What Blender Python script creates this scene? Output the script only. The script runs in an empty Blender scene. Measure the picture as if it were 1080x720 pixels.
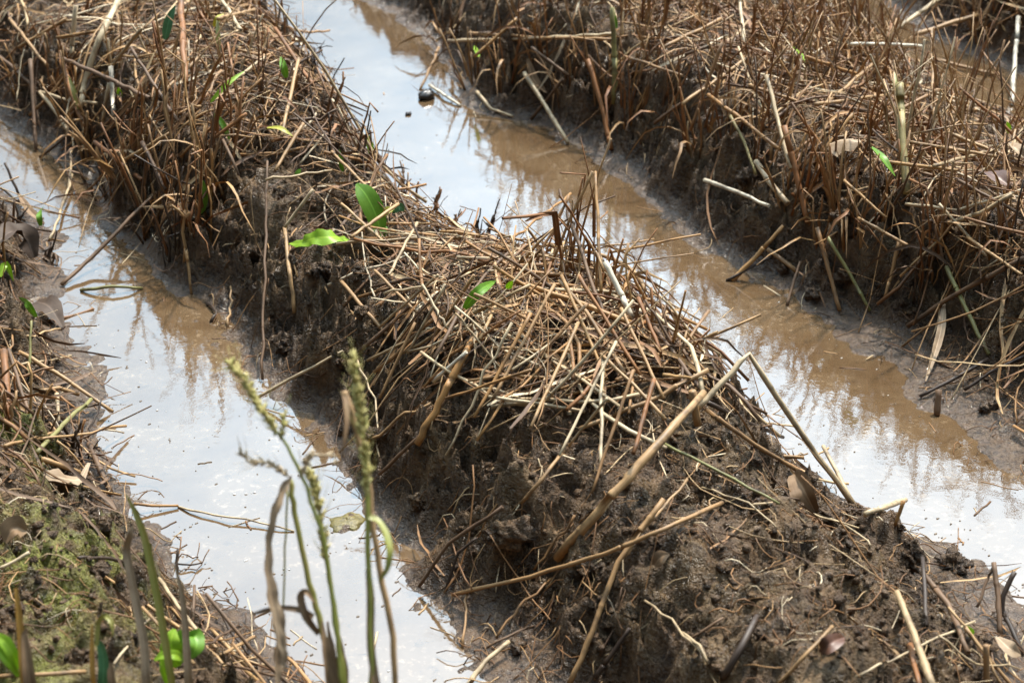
import bpy, math, random
import numpy as np
from mathutils import Vector

random.seed(11)
RS = np.random.RandomState(5)
R = math.radians
sc = bpy.context.scene
COL = sc.collection

# ------------------------------------------------------------------ camera
FPX, CX, CY = 1900.0, 540.0, 360.0          # focal length in pixels of a 1080 x 720 picture
PITCH, CAMH = R(27.3), 1.15
sp_, cp_ = math.sin(PITCH), math.cos(PITCH)

def ray(x, y):
    a, b = (x - CX) / FPX, -(y - CY) / FPX
    return Vector((a, cp_ + b * sp_, -sp_ + b * cp_))     # per metre of depth

def proj(p):
    dx, dy, dz = p[0], p[1], p[2] - CAMH
    w = dy * cp_ - dz * sp_
    u = dy * sp_ + dz * cp_
    if w < 0.05: return (-9999, -9999, w)
    return (CX + FPX * dx / w, CY - FPX * u / w, w)

def plane_pt(x, y, z=0.0):
    r = ray(x, y)
    t = (z - CAMH) / r.z
    return Vector((r.x * t, r.y * t, z))

def at_depth(x, y, d):
    r = ray(x, y) * d
    return Vector((r.x, r.y, r.z + CAMH))

cam_d = bpy.data.cameras.new('camera')
cam = bpy.data.objects.new('camera', cam_d); COL.objects.link(cam)
cam.location = (0, 0, CAMH); cam.rotation_euler = (math.pi / 2 - PITCH, 0, 0)
cam_d.sensor_width = 36; cam_d.lens = 36 * FPX / 1080.0
cam_d.clip_start = 0.02; cam_d.clip_end = 500
cam_d.dof.use_dof = True; cam_d.dof.focus_distance = 2.25; cam_d.dof.aperture_fstop = 9
sc.camera = cam

# ------------------------------------------------------------------ noise
_P = RS.permutation(512)
def _h(ix, iy, k):
    return _P[(_P[(ix + k * 37) & 511] + iy) & 511]
_V = RS.rand(512)
def vnoise(x, y, k=0):
    xi = np.floor(x).astype(np.int64); yi = np.floor(y).astype(np.int64)
    fx = x - xi; fy = y - yi
    fx = fx * fx * fx * (fx * (fx * 6 - 15) + 10); fy = fy * fy * fy * (fy * (fy * 6 - 15) + 10)
    a = _V[_h(xi, yi, k)]; b = _V[_h(xi + 1, yi, k)]; c = _V[_h(xi, yi + 1, k)]; d = _V[_h(xi + 1, yi + 1, k)]
    return (a + (b - a) * fx) * (1 - fy) + (c + (d - c) * fx) * fy          # 0..1
def fbm(x, y, k=0, n=4, g=0.5):
    s = 0; a = 1; t = 0
    for i in range(n):
        s = s + a * vnoise(x, y, k + i); t += a
        x, y = 1.62 * x + 1.18 * y + 3.1, -1.18 * x + 1.62 * y + 7.7; a *= g
    return s / t
def worley(x, y, k=0):
    xi = np.floor(x).astype(np.int64); yi = np.floor(y).astype(np.int64)
    best = np.full(np.shape(x), 9.0)
    for i in (-1, 0, 1):
        for j in (-1, 0, 1):
            cx = xi + i; cy = yi + j
            px = cx + _V[_h(cx, cy, k)]; py = cy + _V[_h(cx, cy, k + 5)]
            best = np.minimum(best, (px - x) ** 2 + (py - y) ** 2)
    return np.sqrt(best)
def sstep(a, b, x):
    t = np.clip((x - a) / (b - a), 0, 1)
    return t * t * (3 - 2 * t)

# ------------------------------------------------------------------ furrow edges (traced on the water level)
AZ = R(25.9)
EV = (-math.sin(AZ), math.cos(AZ)); EU = (math.cos(AZ), math.sin(AZ))
def uv_of(x, y): return x * EU[0] + y * EU[1], x * EV[0] + y * EV[1]
TR = {
 'A': [(-170,-60),(-60,90),(0,205),(40,232),(62,262),(75,335),(88,372),(108,420),(102,462),(130,510),(168,555),(195,602),(245,645),(282,682),(330,725),(420,830)],
 'B': [(-110,10),(-40,90),(0,130),(40,152),(75,178),(108,238),(152,280),(200,313),(240,345),(277,397),(312,432),(347,467),(368,505),(384,545),(430,592),(462,640),(500,690),(530,725),(600,830)],
 'C': [(180,-110),(255,-20),(300,30),(342,90),(385,160),(428,215),(478,270),(575,322),(688,376),(790,442),(890,522),(950,562),(1010,572),(1052,612),(1090,665),(1140,725),(1220,830)],
 'D': [(290,-90),(385,0),(440,32),(472,76),(490,108),(520,122),(560,127),(600,152),(640,177),(720,245),(760,272),(830,312),(880,342),(920,377),(960,422),(1000,442),(1040,490),(1090,532),(1200,640)],
 'E': [(700,-60),(860,20),(960,75),(1080,138),(1300,250),(1500,350)],
 'F': [(790,-90),(900,-20),(985,42),(1080,78),(1300,165),(1500,245)],
}
EDGE = {}
for k, pts in TR.items():
    q = []
    for (x, y) in pts:
        w = plane_pt(x, y); u, v = uv_of(w.x, w.y); q.append((v, u))
    q.sort(); EDGE[k] = (np.array([a for a, b in q]), np.array([b for a, b in q]))
def edge_u(k, v): return np.interp(v, *EDGE[k])
def vpx(x, y):
    w = plane_pt(x, y); return uv_of(w.x, w.y)[1]

V_NEAR = vpx(760, 640); V_MID = vpx(640, 430)
BUMPS = [(366,552,.030,.012),(410,606,.018,.008),(436,640,.022,.008),(228,362,.022,.009),(205,338,.02,.008),(330,452,.03,.008),(1000,585,.03,.012),(1010,470,.03,.006)]

def height(x, y, fine=1.0):
    """terrain height; x, y arrays"""
    x = np.asarray(x, float); y = np.asarray(y, float)
    u, v = uv_of(x, y)
    wob = (fbm(x * 14, y * 14, 3, 3) - .5) * .055 * fine + (fbm(x * 45, y * 45, 8, 3) - .5) * .024 * fine
    A, B, C, D, E, F = [edge_u(k, v) for k in 'ABCDEF']
    Z1 = A - .62; Z0 = Z1 - .30; G = F + .58; G2 = G + .3
    near = sstep(V_MID, V_NEAR, v)                       # 1 towards the camera
    def side(s, H, b, wb, conv=.0):
        s = s + wob
        up = np.where(s > 0, np.minimum(s, b) * .16 + H * (.5 * np.sin(np.clip((s - b) / wb, 0, 1) * np.pi / 2) + .5 * sstep(0, 1, np.clip((s - b) / wb, 0, 1)))
                      + np.maximum(s - b - wb, 0) * conv, 0)
        return np.where(s > 0, up, np.maximum(s * .45, -.035))
    vq = vpx(540, 330); H1 = .160 - .050 * near - .052 * np.exp(-((v - vq) / .27) ** 2) - .045 * sstep(vpx(150, 205), vpx(30, 90), v)
    b1 = .012 + .028 * near
    bC = .02 + .05 * sstep(V_NEAR + .12, V_NEAR - .05, v)
    rid1 = np.minimum(side(u - B, H1, b1, .125 + .05 * near, .05), side(C - u, H1, bC, .13 + .10 * near, .05))
    vb = vpx(1020, 440)
    bD = .016 + .115 * sstep(vb + .40, vb + .02, v)
    rid2 = np.minimum(side(u - D, .152, bD, .125, .05), side(E - u, .075, .02, .20, .22))
    vm = vpx(100, 560)
    n0 = sstep(vm + .25, vm, v)
    rid0 = np.minimum(side(A - u, .105 + .045 * n0, .02 + .02 * (1 - n0), .13 + .12 * n0, .03), side(u - Z1, .12, .02, .13, .05))
    rid3 = np.minimum(side(u - F, .17, .02, .12, .05), side(G - u, .17, .02, .12, .05))
    far_l = side(Z0 - u, .15, .02, .13); far_r = side(u - G2, .15, .02, .13)
    h = np.maximum.reduce([rid0, rid1, rid2, rid3, far_l, far_r])
    land = sstep(.004, .040, h) * .90 + .10
    land = np.where(h < 0, .12, land)
    amp = fine * land
    # lumps are laid out along the slope, so that steep banks do not smear them
    dl = np.minimum.reduce([np.abs(u - e) for e in (Z1, B, D, F)]); dr_ = np.minimum.reduce([np.abs(u - e) for e in (A, C, E, G)])
    ox, oy = x, y
    x = u + 1.35 * np.maximum(h, 0) * np.tanh((dr_ - dl) / .06); y = v
    amp = amp * (1 + .9 * sstep(.02, .06, h) * sstep(.16, .06, np.minimum(dl, dr_)))
    n1 = fbm(x * 10, y * 10, 20, 3) - .5
    n2 = np.abs(fbm(x * 26, y * 26, 30, 3) - .5) * 2
    w1 = worley(x * 25 + n1 * 2, y * 25 - n1 * 2, 40)
    w2 = worley(x * 85 + n2, y * 85, 50)
    msk = sstep(.38, .66, fbm(x * 7, y * 7, 60, 2))
    n4 = fbm(x * 110, y * 110, 70, 2) - .5
    h = h + amp * (n1 * .048 + (.35 - n2) * .034 + (.40 - w1) * .034 * (.4 + .9 * msk) + (.42 - w2) * .0110 * (.2 + 1.1 * msk) + n4 * .008)
    x, y = ox, oy
    for (bx, by, br, bh) in BUMPS:
        w = plane_pt(bx, by)
        d2 = ((x - w.x) ** 2 + ((y - w.y) * .8) ** 2) / br ** 2
        h = np.where(d2 < 9, np.maximum(h, np.minimum(h, 0) * 0 - .02 + (.012 + bh) * np.exp(-d2) + amp * 0 + (fbm(x * 60, y * 60, 77, 3) - .5) * .014 * np.exp(-d2 * .5) * fine), h)
    # the hollow under the big clod and the boot-deep hole beside it
    for (bx, by, bz, br, bd) in [(560,600,.05,.035,.05),(655,700,.07,.03,.04),(868,552,.06,.022,.05),(400,262,.12,.03,.05),(15,300,.05,.04,.06),(330,320,.1,.02,.03)]:
        w = plane_pt(bx, by, bz)
        d2 = ((x - w.x) ** 2 + (y - w.y) ** 2) / br ** 2
        h = h - bd * np.exp(-d2) * fine
    for (bx, by, bz, br, bd) in [(535,560,.08,.045,.045),(470,560,.06,.03,.03),(640,560,.1,.05,.02),(700,600,.1,.06,.02),(930,560,.05,.03,.03),(350,290,.13,.04,.03),(60,560,.06,.07,.03)]:
        w = plane_pt(bx, by, bz)
        d2 = ((x - w.x) ** 2 + (y - w.y) ** 2) / br ** 2
        h = h + bd * np.exp(-d2 ** 1.5) * fine
    return h

def axis(lo, hi, step, ends):
    c = list(np.arange(lo, hi + step * .5, step))
    s = step; a = c[0]
    left = []
    while a > ends[0]:
        s *= 1.13; a -= s; left.append(a)
    s = step; b = c[-1]; right = []
    while b < ends[1]:
        s *= 1.13; b += s; right.append(b)
    return np.array(left[::-1] + c + right), len(left), len(c)
GX, gx0, gxn = axis(-1.5, 1.6, .0039, (-70, 70))
GY, gy0, gyn = axis(.75, 4.75, .0039, (-40, 120))
MX, MY = np.meshgrid(GX, GY)
FINE = np.ones_like(MX)
out = np.maximum.reduce([-1.5 - MX, MX - 1.6, .75 - MY, MY - 4.75, np.zeros_like(MX)])
FINE = 1 - sstep(.3, 3, out)
HG = height(MX, MY, FINE)
FX = GX[gx0:gx0 + gxn]; FY = GY[gy0:gy0 + gyn]; HF = HG[gy0:gy0 + gyn, gx0:gx0 + gxn]
def blur(a, n):
    for ax in (0, 1):
        b = np.cumsum(np.insert(np.pad(a, [(n, n) if i == ax else (0, 0) for i in (0, 1)], mode='edge'), 0, 0, axis=ax), axis=ax)
        a = (b.take(range(2 * n + 1, b.shape[ax]), ax) - b.take(range(0, b.shape[ax] - 2 * n - 1), ax)) / (2 * n + 1)
    return a
HS = blur(HF, 5)
_st = .0039
def hz(x, y, g=None):
    g = HF if g is None else g
    fx = min(max((x - FX[0]) / _st, 0), gxn - 1.001); fy = min(max((y - FY[0]) / _st, 0), gyn - 1.001)
    i, j = int(fx), int(fy); fx -= i; fy -= j
    return float((g[j, i] * (1 - fx) + g[j, i + 1] * fx) * (1 - fy) + (g[j + 1, i] * (1 - fx) + g[j + 1, i + 1] * fx) * fy)
def surf(x, y): return max(hz(x, y), 0.0)
def G(px, py, off=0.0, g=None):
    """the point where the line of sight through a picture point meets the ground (or the water), raised by off"""
    r = ray(px, py)
    t = (.42 - CAMH) / r.z; t1 = (-.01 + off - CAMH) / r.z
    n = 90; dt = (t1 - t) / n; pt = t
    for i in range(n + 1):
        x, y, z = r.x * t, r.y * t, CAMH + r.z * t
        if z < max(hz(x, y, g), 0) + off:
            lo, hi = pt, t
            for _ in range(12):
                m = (lo + hi) / 2
                if CAMH + r.z * m < max(hz(r.x * m, r.y * m, g), 0) + off: hi = m
                else: lo = m
            return Vector((r.x * hi, r.y * hi, CAMH + r.z * hi))
        pt = t; t += dt
    return Vector((r.x * t1, r.y * t1, CAMH + r.z * t1))
def depth_of(p): return proj(p)[2]

# ------------------------------------------------------------------ materials
def nodes_of(name):
    m = bpy.data.materials.new(name); m.use_nodes = True
    nt = m.node_tree; nt.nodes.clear()
    o = nt.nodes.new('ShaderNodeOutputMaterial'); b = nt.nodes.new('ShaderNodeBsdfPrincipled')
    nt.links.new(b.outputs[0], o.inputs[0])
    return m, nt, b
def N(nt, t, **kw):
    n = nt.nodes.new(t)
    for k, v in kw.items():
        if k in n.inputs: n.inputs[k].default_value = v
        else: setattr(n, k, v)
    return n
def ramp(nt, fac, stops, interp='LINEAR'):
    r = nt.nodes.new('ShaderNodeValToRGB'); e = r.color_ramp.elements
    r.color_ramp.interpolation = interp
    while len(e) < len(stops): e.new(.5)
    for i, (p, c) in enumerate(stops):
        e[i].position = p; e[i].color = (*c, 1) if len(c) == 3 else c
    nt.links.new(fac, r.inputs[0]); return r
def math_(nt, op, a, b=None, c=None, clamp=False):
    n = nt.nodes.new('ShaderNodeMath'); n.operation = op; n.use_clamp = clamp
    for i, s in enumerate((a, b, c)):
        if s is None: continue
        if isinstance(s, (int, float)): n.inputs[i].default_value = s
        else: nt.links.new(s, n.inputs[i])
    return n.outputs[0]
def mixc(nt, f, a, b, blend='MIX'):
    n = nt.nodes.new('ShaderNodeMix'); n.data_type = 'RGBA'; n.blend_type = blend
    for s, i in ((f, 0), (a, 6), (b, 7)):
        if isinstance(s, (int, float)): n.inputs[i].default_value = s
        elif isinstance(s, tuple): n.inputs[i].default_value = (*s, 1)
        else: nt.links.new(s, n.inputs[i])
    return n.outputs[2]
def noise(nt, vec, scale, detail=4, rough=.55, dist=0):
    n = N(nt, 'ShaderNodeTexNoise', Scale=scale, Detail=detail, Roughness=rough, Distortion=dist)
    if vec is not None: nt.links.new(vec, n.inputs['Vector'])
    return n.outputs[0]
def bump(nt, h, dist, strength=1.0, prev=None):
    b = N(nt, 'ShaderNodeBump', Strength=strength, Distance=dist)
    nt.links.new(h, b.inputs['Height'])
    if prev is not None: nt.links.new(prev, b.inputs['Normal'])
    return b.outputs[0]

def mud_material(name, dry=0.0, world=True):
    m, nt, b = nodes_of(name)
    geo = N(nt, 'ShaderNodeNewGeometry'); pos = geo.outputs['Position']
    big = noise(nt, pos, 5, 3); mid = noise(nt, pos, 28, 5, .6); fin = noise(nt, pos, 160, 4, .65); grit = noise(nt, pos, 520, 2)
    sep = N(nt, 'ShaderNodeSeparateXYZ'); nt.links.new(pos, sep.inputs[0])
    # wet near the water line, drying towards the crests
    hgt = math_(nt, 'MULTIPLY_ADD', mid, .09, sep.outputs[2])
    dryf = N(nt, 'ShaderNodeMapRange', interpolation_type='SMOOTHSTEP'); nt.links.new(hgt, dryf.inputs[0])
    dryf.inputs[1].default_value = .055; dryf.inputs[2].default_value = .15
    d = math_(nt, 'ADD', dryf.outputs[0], dry, clamp=True)
    wet = ramp(nt, mid, [(.28, (.014, .0064, .0028)), (.52, (.046, .023, .010)), (.75, (.100, .055, .026))]).outputs[0]
    dr = ramp(nt, mid, [(.30, (.016, .0075, .0035)), (.5, (.088, .047, .021)), (.72, (.25, .152, .075))]).outputs[0]
    c = mixc(nt, d, wet, dr)
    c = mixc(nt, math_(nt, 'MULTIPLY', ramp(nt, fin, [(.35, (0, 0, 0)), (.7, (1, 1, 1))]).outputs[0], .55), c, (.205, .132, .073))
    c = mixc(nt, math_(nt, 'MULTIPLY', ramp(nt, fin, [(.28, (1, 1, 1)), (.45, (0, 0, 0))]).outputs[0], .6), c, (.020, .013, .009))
    c = mixc(nt, math_(nt, 'MULTIPLY', ramp(nt, big, [(.55, (0, 0, 0)), (.7, (1, 1, 1))]).outputs[0], .35), c, (.095, .052, .026))
    if world:
        # green algae film growing on the old mounds, mostly on the bed at the near left
        algae = ramp(nt, noise(nt, pos, 13, 4, .6), [(.44, (0, 0, 0)), (.60, (1, 1, 1))]).outputs[0]
        mx = N(nt, 'ShaderNodeMapRange'); nt.links.new(sep.outputs[0], mx.inputs[0])
        mx.inputs[1].default_value = -.30; mx.inputs[2].default_value = -.42
        my = N(nt, 'ShaderNodeMapRange'); nt.links.new(sep.outputs[1], my.inputs[0])
        my.inputs[1].default_value = 2.10; my.inputs[2].default_value = 1.85
        zone = math_(nt, 'MULTIPLY_ADD', math_(nt, 'MULTIPLY', mx.outputs[0], my.outputs[0]), .9, .05)
        zz = ramp(nt, sep.outputs[2], [(.03, (0, 0, 0)), (.07, (1, 1, 1))]).outputs[0]
        f = math_(nt, 'MULTIPLY', math_(nt, 'MULTIPLY', algae, zone), zz)
        f = math_(nt, 'MULTIPLY', f, ramp(nt, fin, [(.3, (.25,) * 3), (.6, (1, 1, 1))]).outputs[0])
        c = mixc(nt, f, c, mixc(nt, mid, (.12, .145, .022), (.34, .32, .07)))
    nt.links.new(c, b.inputs['Base Color'])
    slick = ramp(nt, noise(nt, pos, 19, 4, .6), [(.44, (0, 0, 0)), (.56, (1, 1, 1))]).outputs[0]
    rr = math_(nt, 'MULTIPLY_ADD', fin, .26, math_(nt, 'MULTIPLY_ADD', slick, .32, .08))
    nt.links.new(rr, b.inputs['Roughness'])
    b.inputs['Specular IOR Level'].default_value = .32
    vo = N(nt, 'ShaderNodeTexVoronoi', Scale=95); wv = N(nt, 'ShaderNodeVectorMath', operation='MULTIPLY_ADD')
    nz = N(nt, 'ShaderNodeTexNoise', Scale=60, Detail=3); nt.links.new(pos, nz.inputs['Vector'])
    wv.inputs[1].default_value = (.02, .02, .02); nt.links.new(nz.outputs['Color'], wv.inputs[0]); nt.links.new(pos, wv.inputs[2])
    nt.links.new(wv.outputs[0], vo.inputs['Vector'])
    vo2 = N(nt, 'ShaderNodeTexVoronoi', Scale=210); nt.links.new(wv.outputs[0], vo2.inputs['Vector'])
    n0 = bump(nt, vo.outputs['Distance'], -.0065, 1.0); n00 = bump(nt, vo2.outputs['Distance'], -.0032, 1.0, n0)
    film = ramp(nt, math_(nt, 'MULTIPLY_ADD', fin, .02, sep.outputs[2]), [(.018, (1, 1, 1)), (.036, (0, 0, 0))]).outputs[0]
    film = math_(nt, 'MULTIPLY', film, ramp(nt, noise(nt, pos, 45, 4, .6), [(.30, (.1,) * 3), (.50, (1,) * 3)]).outputs[0])
    nt.links.new(math_(nt, 'MULTIPLY', film, .55), b.inputs['Coat Weight']); b.inputs['Coat Roughness'].default_value = .09; b.inputs['Coat IOR'].default_value = 1.6
    nt.links.new(bump(nt, fin, .0060, 1.0), b.inputs['Coat Normal'])
    smear = ramp(nt, noise(nt, pos, 11, 3, .5), [(.40, (.12,) * 3), (.60, (1, 1, 1))]).outputs[0]
    soft = ramp(nt, sep.outputs[2], [(.006, (.2,) * 3), (.026, (1, 1, 1))]).outputs[0]
    smear = math_(nt, 'MULTIPLY', smear, soft)
    for q in (n0, n00): nt.links.new(smear, q.node.inputs['Strength'])
    n1 = bump(nt, fin, .010, 1.0, n00); nt.links.new(math_(nt, 'MULTIPLY_ADD', soft, .6, .4), n1.node.inputs['Strength']); n2 = bump(nt, grit, .0022, .8, n1)
    nt.links.new(n2, b.inputs['Normal'])
    return m
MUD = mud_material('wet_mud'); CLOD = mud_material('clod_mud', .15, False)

def water_material():
    m, nt, b = nodes_of('muddy_water')
    geo = N(nt, 'ShaderNodeNewGeometry'); pos = geo.outputs['Position']
    silt = noise(nt, pos, 9, 5, .62, .4); sp = noise(nt, pos, 90, 5, .7); sp2 = noise(nt, pos, 34, 5, .7)
    c = ramp(nt, silt, [(.3, (.090, .053, .026)), (.55, (.125, .078, .040)), (.75, (.155, .104, .060))]).outputs[0]
    c = mixc(nt, math_(nt, 'MULTIPLY', ramp(nt, sp, [(.54, (0, 0, 0)), (.66, (1, 1, 1))]).outputs[0], ramp(nt, silt, [(.44, (0, 0, 0)), (.62, (1, 1, 1))]).outputs[0]), c, (.25, .175, .105))
    c = mixc(nt, math_(nt, 'MULTIPLY', ramp(nt, sp2, [(.3, (1, 1, 1)), (.42, (0, 0, 0))]).outputs[0], .6), c, (.045, .025, .012))
    nt.links.new(c, b.inputs['Base Color'])
    # fine drifting silt dulls the gloss a little where it floats up
    rr = ramp(nt, math_(nt, 'ADD', math_(nt, 'MULTIPLY', sp, .5), math_(nt, 'MULTIPLY', silt, .5)), [(.60, (.004,) * 3), (.76, (.08,) * 3)]).outputs[0]
    nt.links.new(rr, b.inputs['Roughness'])
    b.inputs['IOR'].default_value = 1.55; b.inputs['Coat Weight'].default_value = 1; b.inputs['Coat IOR'].default_value = 1.72; b.inputs['Coat Roughness'].default_value = .006
    r1 = noise(nt, pos, 26, 3, .5); r2 = noise(nt, pos, 120, 3, .6)
    n1 = bump(nt, r1, .0006, .5); n2 = bump(nt, r2, .00016, .6, n1)
    nt.links.new(n2, b.inputs['Normal']); nt.links.new(n2, b.inputs['Coat Normal'])
    return m
WATER = water_material()

def straw_material(name, stops, rough=.55, spec=.35, streak=.5):
    """dry stalk: one tone per stalk, fibres along it, dirt blotches"""
    m, nt, b = nodes_of(name)
    geo = N(nt, 'ShaderNodeNewGeometry'); oi = N(nt, 'ShaderNodeObjectInfo')
    t = math_(nt, 'FRACT', math_(nt, 'ADD', geo.outputs['Random Per Island'], oi.outputs['Random']))
    uv = N(nt, 'ShaderNodeUVMap'); mp = N(nt, 'ShaderNodeMapping'); mp.inputs['Scale'].default_value = (9, 14, 1)
    nt.links.new(uv.outputs[0], mp.inputs[0])
    cmb = N(nt, 'ShaderNodeVectorMath', operation='ADD'); nt.links.new(mp.outputs[0], cmb.inputs[0])
    cx = N(nt, 'ShaderNodeCombineXYZ'); nt.links.new(math_(nt, 'MULTIPLY', t, 40), cx.inputs[2]); nt.links.new(cx.outputs[0], cmb.inputs[1])
    fib = noise(nt, cmb.outputs[0], 1.6, 3, .6)
    blot = noise(nt, geo.outputs['Position'], 38, 4, .6)
    base = ramp(nt, t, stops).outputs[0]
    f1 = ramp(nt, fib, [(.30, (.42, .36, .30)), (.52, (1, 1, 1)), (.75, (1.18, 1.12, 1.05))]).outputs[0]
    c = mixc(nt, streak, base, f1, 'MULTIPLY')
    c = mixc(nt, math_(nt, 'MULTIPLY', ramp(nt, blot, [(.50, (0, 0, 0)), (.66, (1, 1, 1))]).outputs[0], .65), c, (.060, .036, .020))
    nt.links.new(c, b.inputs['Base Color'])
    b.inputs['Roughness'].default_value = rough; b.inputs['Specular IOR Level'].default_value = spec
    nt.links.new(bump(nt, fib, .0008, .5), b.inputs['Normal'])
    return m
S = {}
S['pale']  = straw_material('straw_pale',  [(0, (.44, .32, .18)), (.5, (.54, .42, .26)), (1, (.36, .245, .125))], .5, .4)
S['white'] = straw_material('straw_bleached', [(0, (.70, .63, .50)), (1, (.62, .54, .40))], .45, .45, .3)
S['tan']   = straw_material('straw_tan',   [(0, (.33, .19, .082)), (.5, (.42, .26, .12)), (1, (.26, .14, .058))], .5)
S['gold']  = straw_material('straw_golden', [(0, (.38, .20, .070)), (.5, (.31, .155, .050)), (1, (.44, .255, .10))], .5)
S['rust']  = straw_material('straw_rust',  [(0, (.23, .095, .030)), (.5, (.29, .13, .044)), (1, (.16, .064, .022))], .55)
S['brown'] = straw_material('straw_brown', [(0, (.125, .070, .036)), (.5, (.17, .098, .052)), (1, (.085, .047, .025))], .6)
S['dark']  = straw_material('straw_dark',  [(0, (.040, .025, .017)), (.5, (.058, .037, .024)), (1, (.028, .018, .012))], .5)
S['olive'] = straw_material('straw_olive', [(0, (.26, .23, .085)), (.5, (.20, .185, .065)), (1, (.30, .24, .10))], .5)
S['litter'] = straw_material('straw_mixed', [(0, (.085, .047, .025)), (.18, (.13, .062, .024)), (.38, (.21, .098, .036)), (.58, (.32, .165, .064)),
                                             (.76, (.42, .245, .105)), (.89, (.55, .39, .21)), (.97, (.72, .59, .40)), (1, (.10, .05, .025))], .55)

def leaf_material(name, a, b_, rough=.42, trans=.35):
    m, nt, b = nodes_of(name)
    uv = N(nt, 'ShaderNodeUVMap'); sx = N(nt, 'ShaderNodeSeparateXYZ'); nt.links.new(uv.outputs[0], sx.inputs[0])
    geo = N(nt, 'ShaderNodeNewGeometry')
    n1 = noise(nt, geo.outputs['Position'], 70, 4, .6)
    # veins run along the blade
    vein = math_(nt, 'ABSOLUTE', math_(nt, 'SINE', math_(nt, 'MULTIPLY', sx.outputs[0], 28)))
    c = mixc(nt, ramp(nt, n1, [(.3, (0, 0, 0)), (.7, (1, 1, 1))]).outputs[0], a, b_)
    c = mixc(nt, math_(nt, 'MULTIPLY', vein, .08), c, tuple(min(1, v * 1.7 + .01) for v in b_))
    mid = ramp(nt, math_(nt, 'ABSOLUTE', math_(nt, 'SUBTRACT', sx.outputs[0], .5)), [(.0, (1, 1, 1)), (.06, (0, 0, 0))]).outputs[0]
    c = mixc(nt, math_(nt, 'MULTIPLY', mid, .55), c, tuple(min(1, v * 2.0 + .03) for v in b_))
    nt.links.new(c, b.inputs['Base Color'])
    b.inputs['Roughness'].default_value = rough; b.inputs['Specular IOR Level'].default_value = .25 if trans < .1 else .5
    tr = N(nt, 'ShaderNodeBsdfTranslucent'); nt.links.new(c, tr.inputs[0])
    mx = N(nt, 'ShaderNodeMixShader'); mx.inputs[0].default_value = trans
    o = [n for n in nt.nodes if n.type == 'OUTPUT_MATERIAL'][0]
    nt.links.new(b.outputs[0], mx.inputs[1]); nt.links.new(tr.outputs[0], mx.inputs[2]); nt.links.new(mx.outputs[0], o.inputs[0])
    nt.links.new(bump(nt, n1, .0006, .4), b.inputs['Normal'])
    return m
L = {}
L['green'] = leaf_material('leaf_green', (.13, .29, .020), (.20, .37, .035), trans=.4)
L['lime']  = leaf_material('leaf_lime', (.28, .48, .02), (.38, .56, .05), trans=.45)
L['teal']  = leaf_material('leaf_blue_green', (.06, .16, .06), (.11, .24, .10))
L['yellow'] = leaf_material('leaf_yellow', (.42, .42, .05), (.50, .46, .08))
L['grass'] = leaf_material('grass_green', (.22, .25, .045), (.34, .32, .08), trans=.35)
L['olive'] = leaf_material('leaf_olive', (.25, .26, .05), (.36, .30, .09))
L['ochre'] = leaf_material('leaf_ochre', (.38, .20, .04), (.46, .28, .07))
L['dead']  = leaf_material('leaf_dead', (.15, .090, .048), (.26, .165, .090), .55, .06)
L['deadpale'] = leaf_material('leaf_dead_pale', (.22, .145, .085), (.36, .26, .165), .55, .08)
L['deadwet'] = leaf_material('leaf_dead_wet', (.038, .022, .013), (.075, .046, .028), .6, .05)
L['deadred'] = leaf_material('leaf_dead_red', (.085, .036, .020), (.14, .064, .036), .45, .15)
def plain(name, c1, c2, scale, rough, spec=.5):
    m, nt, b = nodes_of(name)
    geo = N(nt, 'ShaderNodeNewGeometry')
    n1 = noise(nt, geo.outputs['Position'], scale, 5, .65)
    nt.links.new(ramp(nt, n1, [(.3, c1), (.7, c2)]).outputs[0], b.inputs['Base Color'])
    b.inputs['Roughness'].default_value = rough; b.inputs['Specular IOR Level'].default_value = spec
    nt.links.new(bump(nt, n1, .002, .7), b.inputs['Normal'])
    return m
STONE = plain('wet_stone', (.012, .010, .009), (.045, .036, .030), 120, .25)
ALGAE = plain('algae_mat', (.060, .048, .012), (.20, .155, .040), 210, .45)
SPIKE = plain('grass_spikelets', (.28, .28, .06), (.52, .40, .16), 300, .6)
SPIKEDRY = plain('grass_spikelets_dry', (.36, .25, .13), (.52, .40, .25), 300, .6)
FOAM = plain('foam_flecks', (.45, .42, .38), (.75, .73, .70), 200, .5)
DEB = plain('floating_flecks', (.05, .032, .02), (.20, .13, .07), 60, .5)

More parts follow.
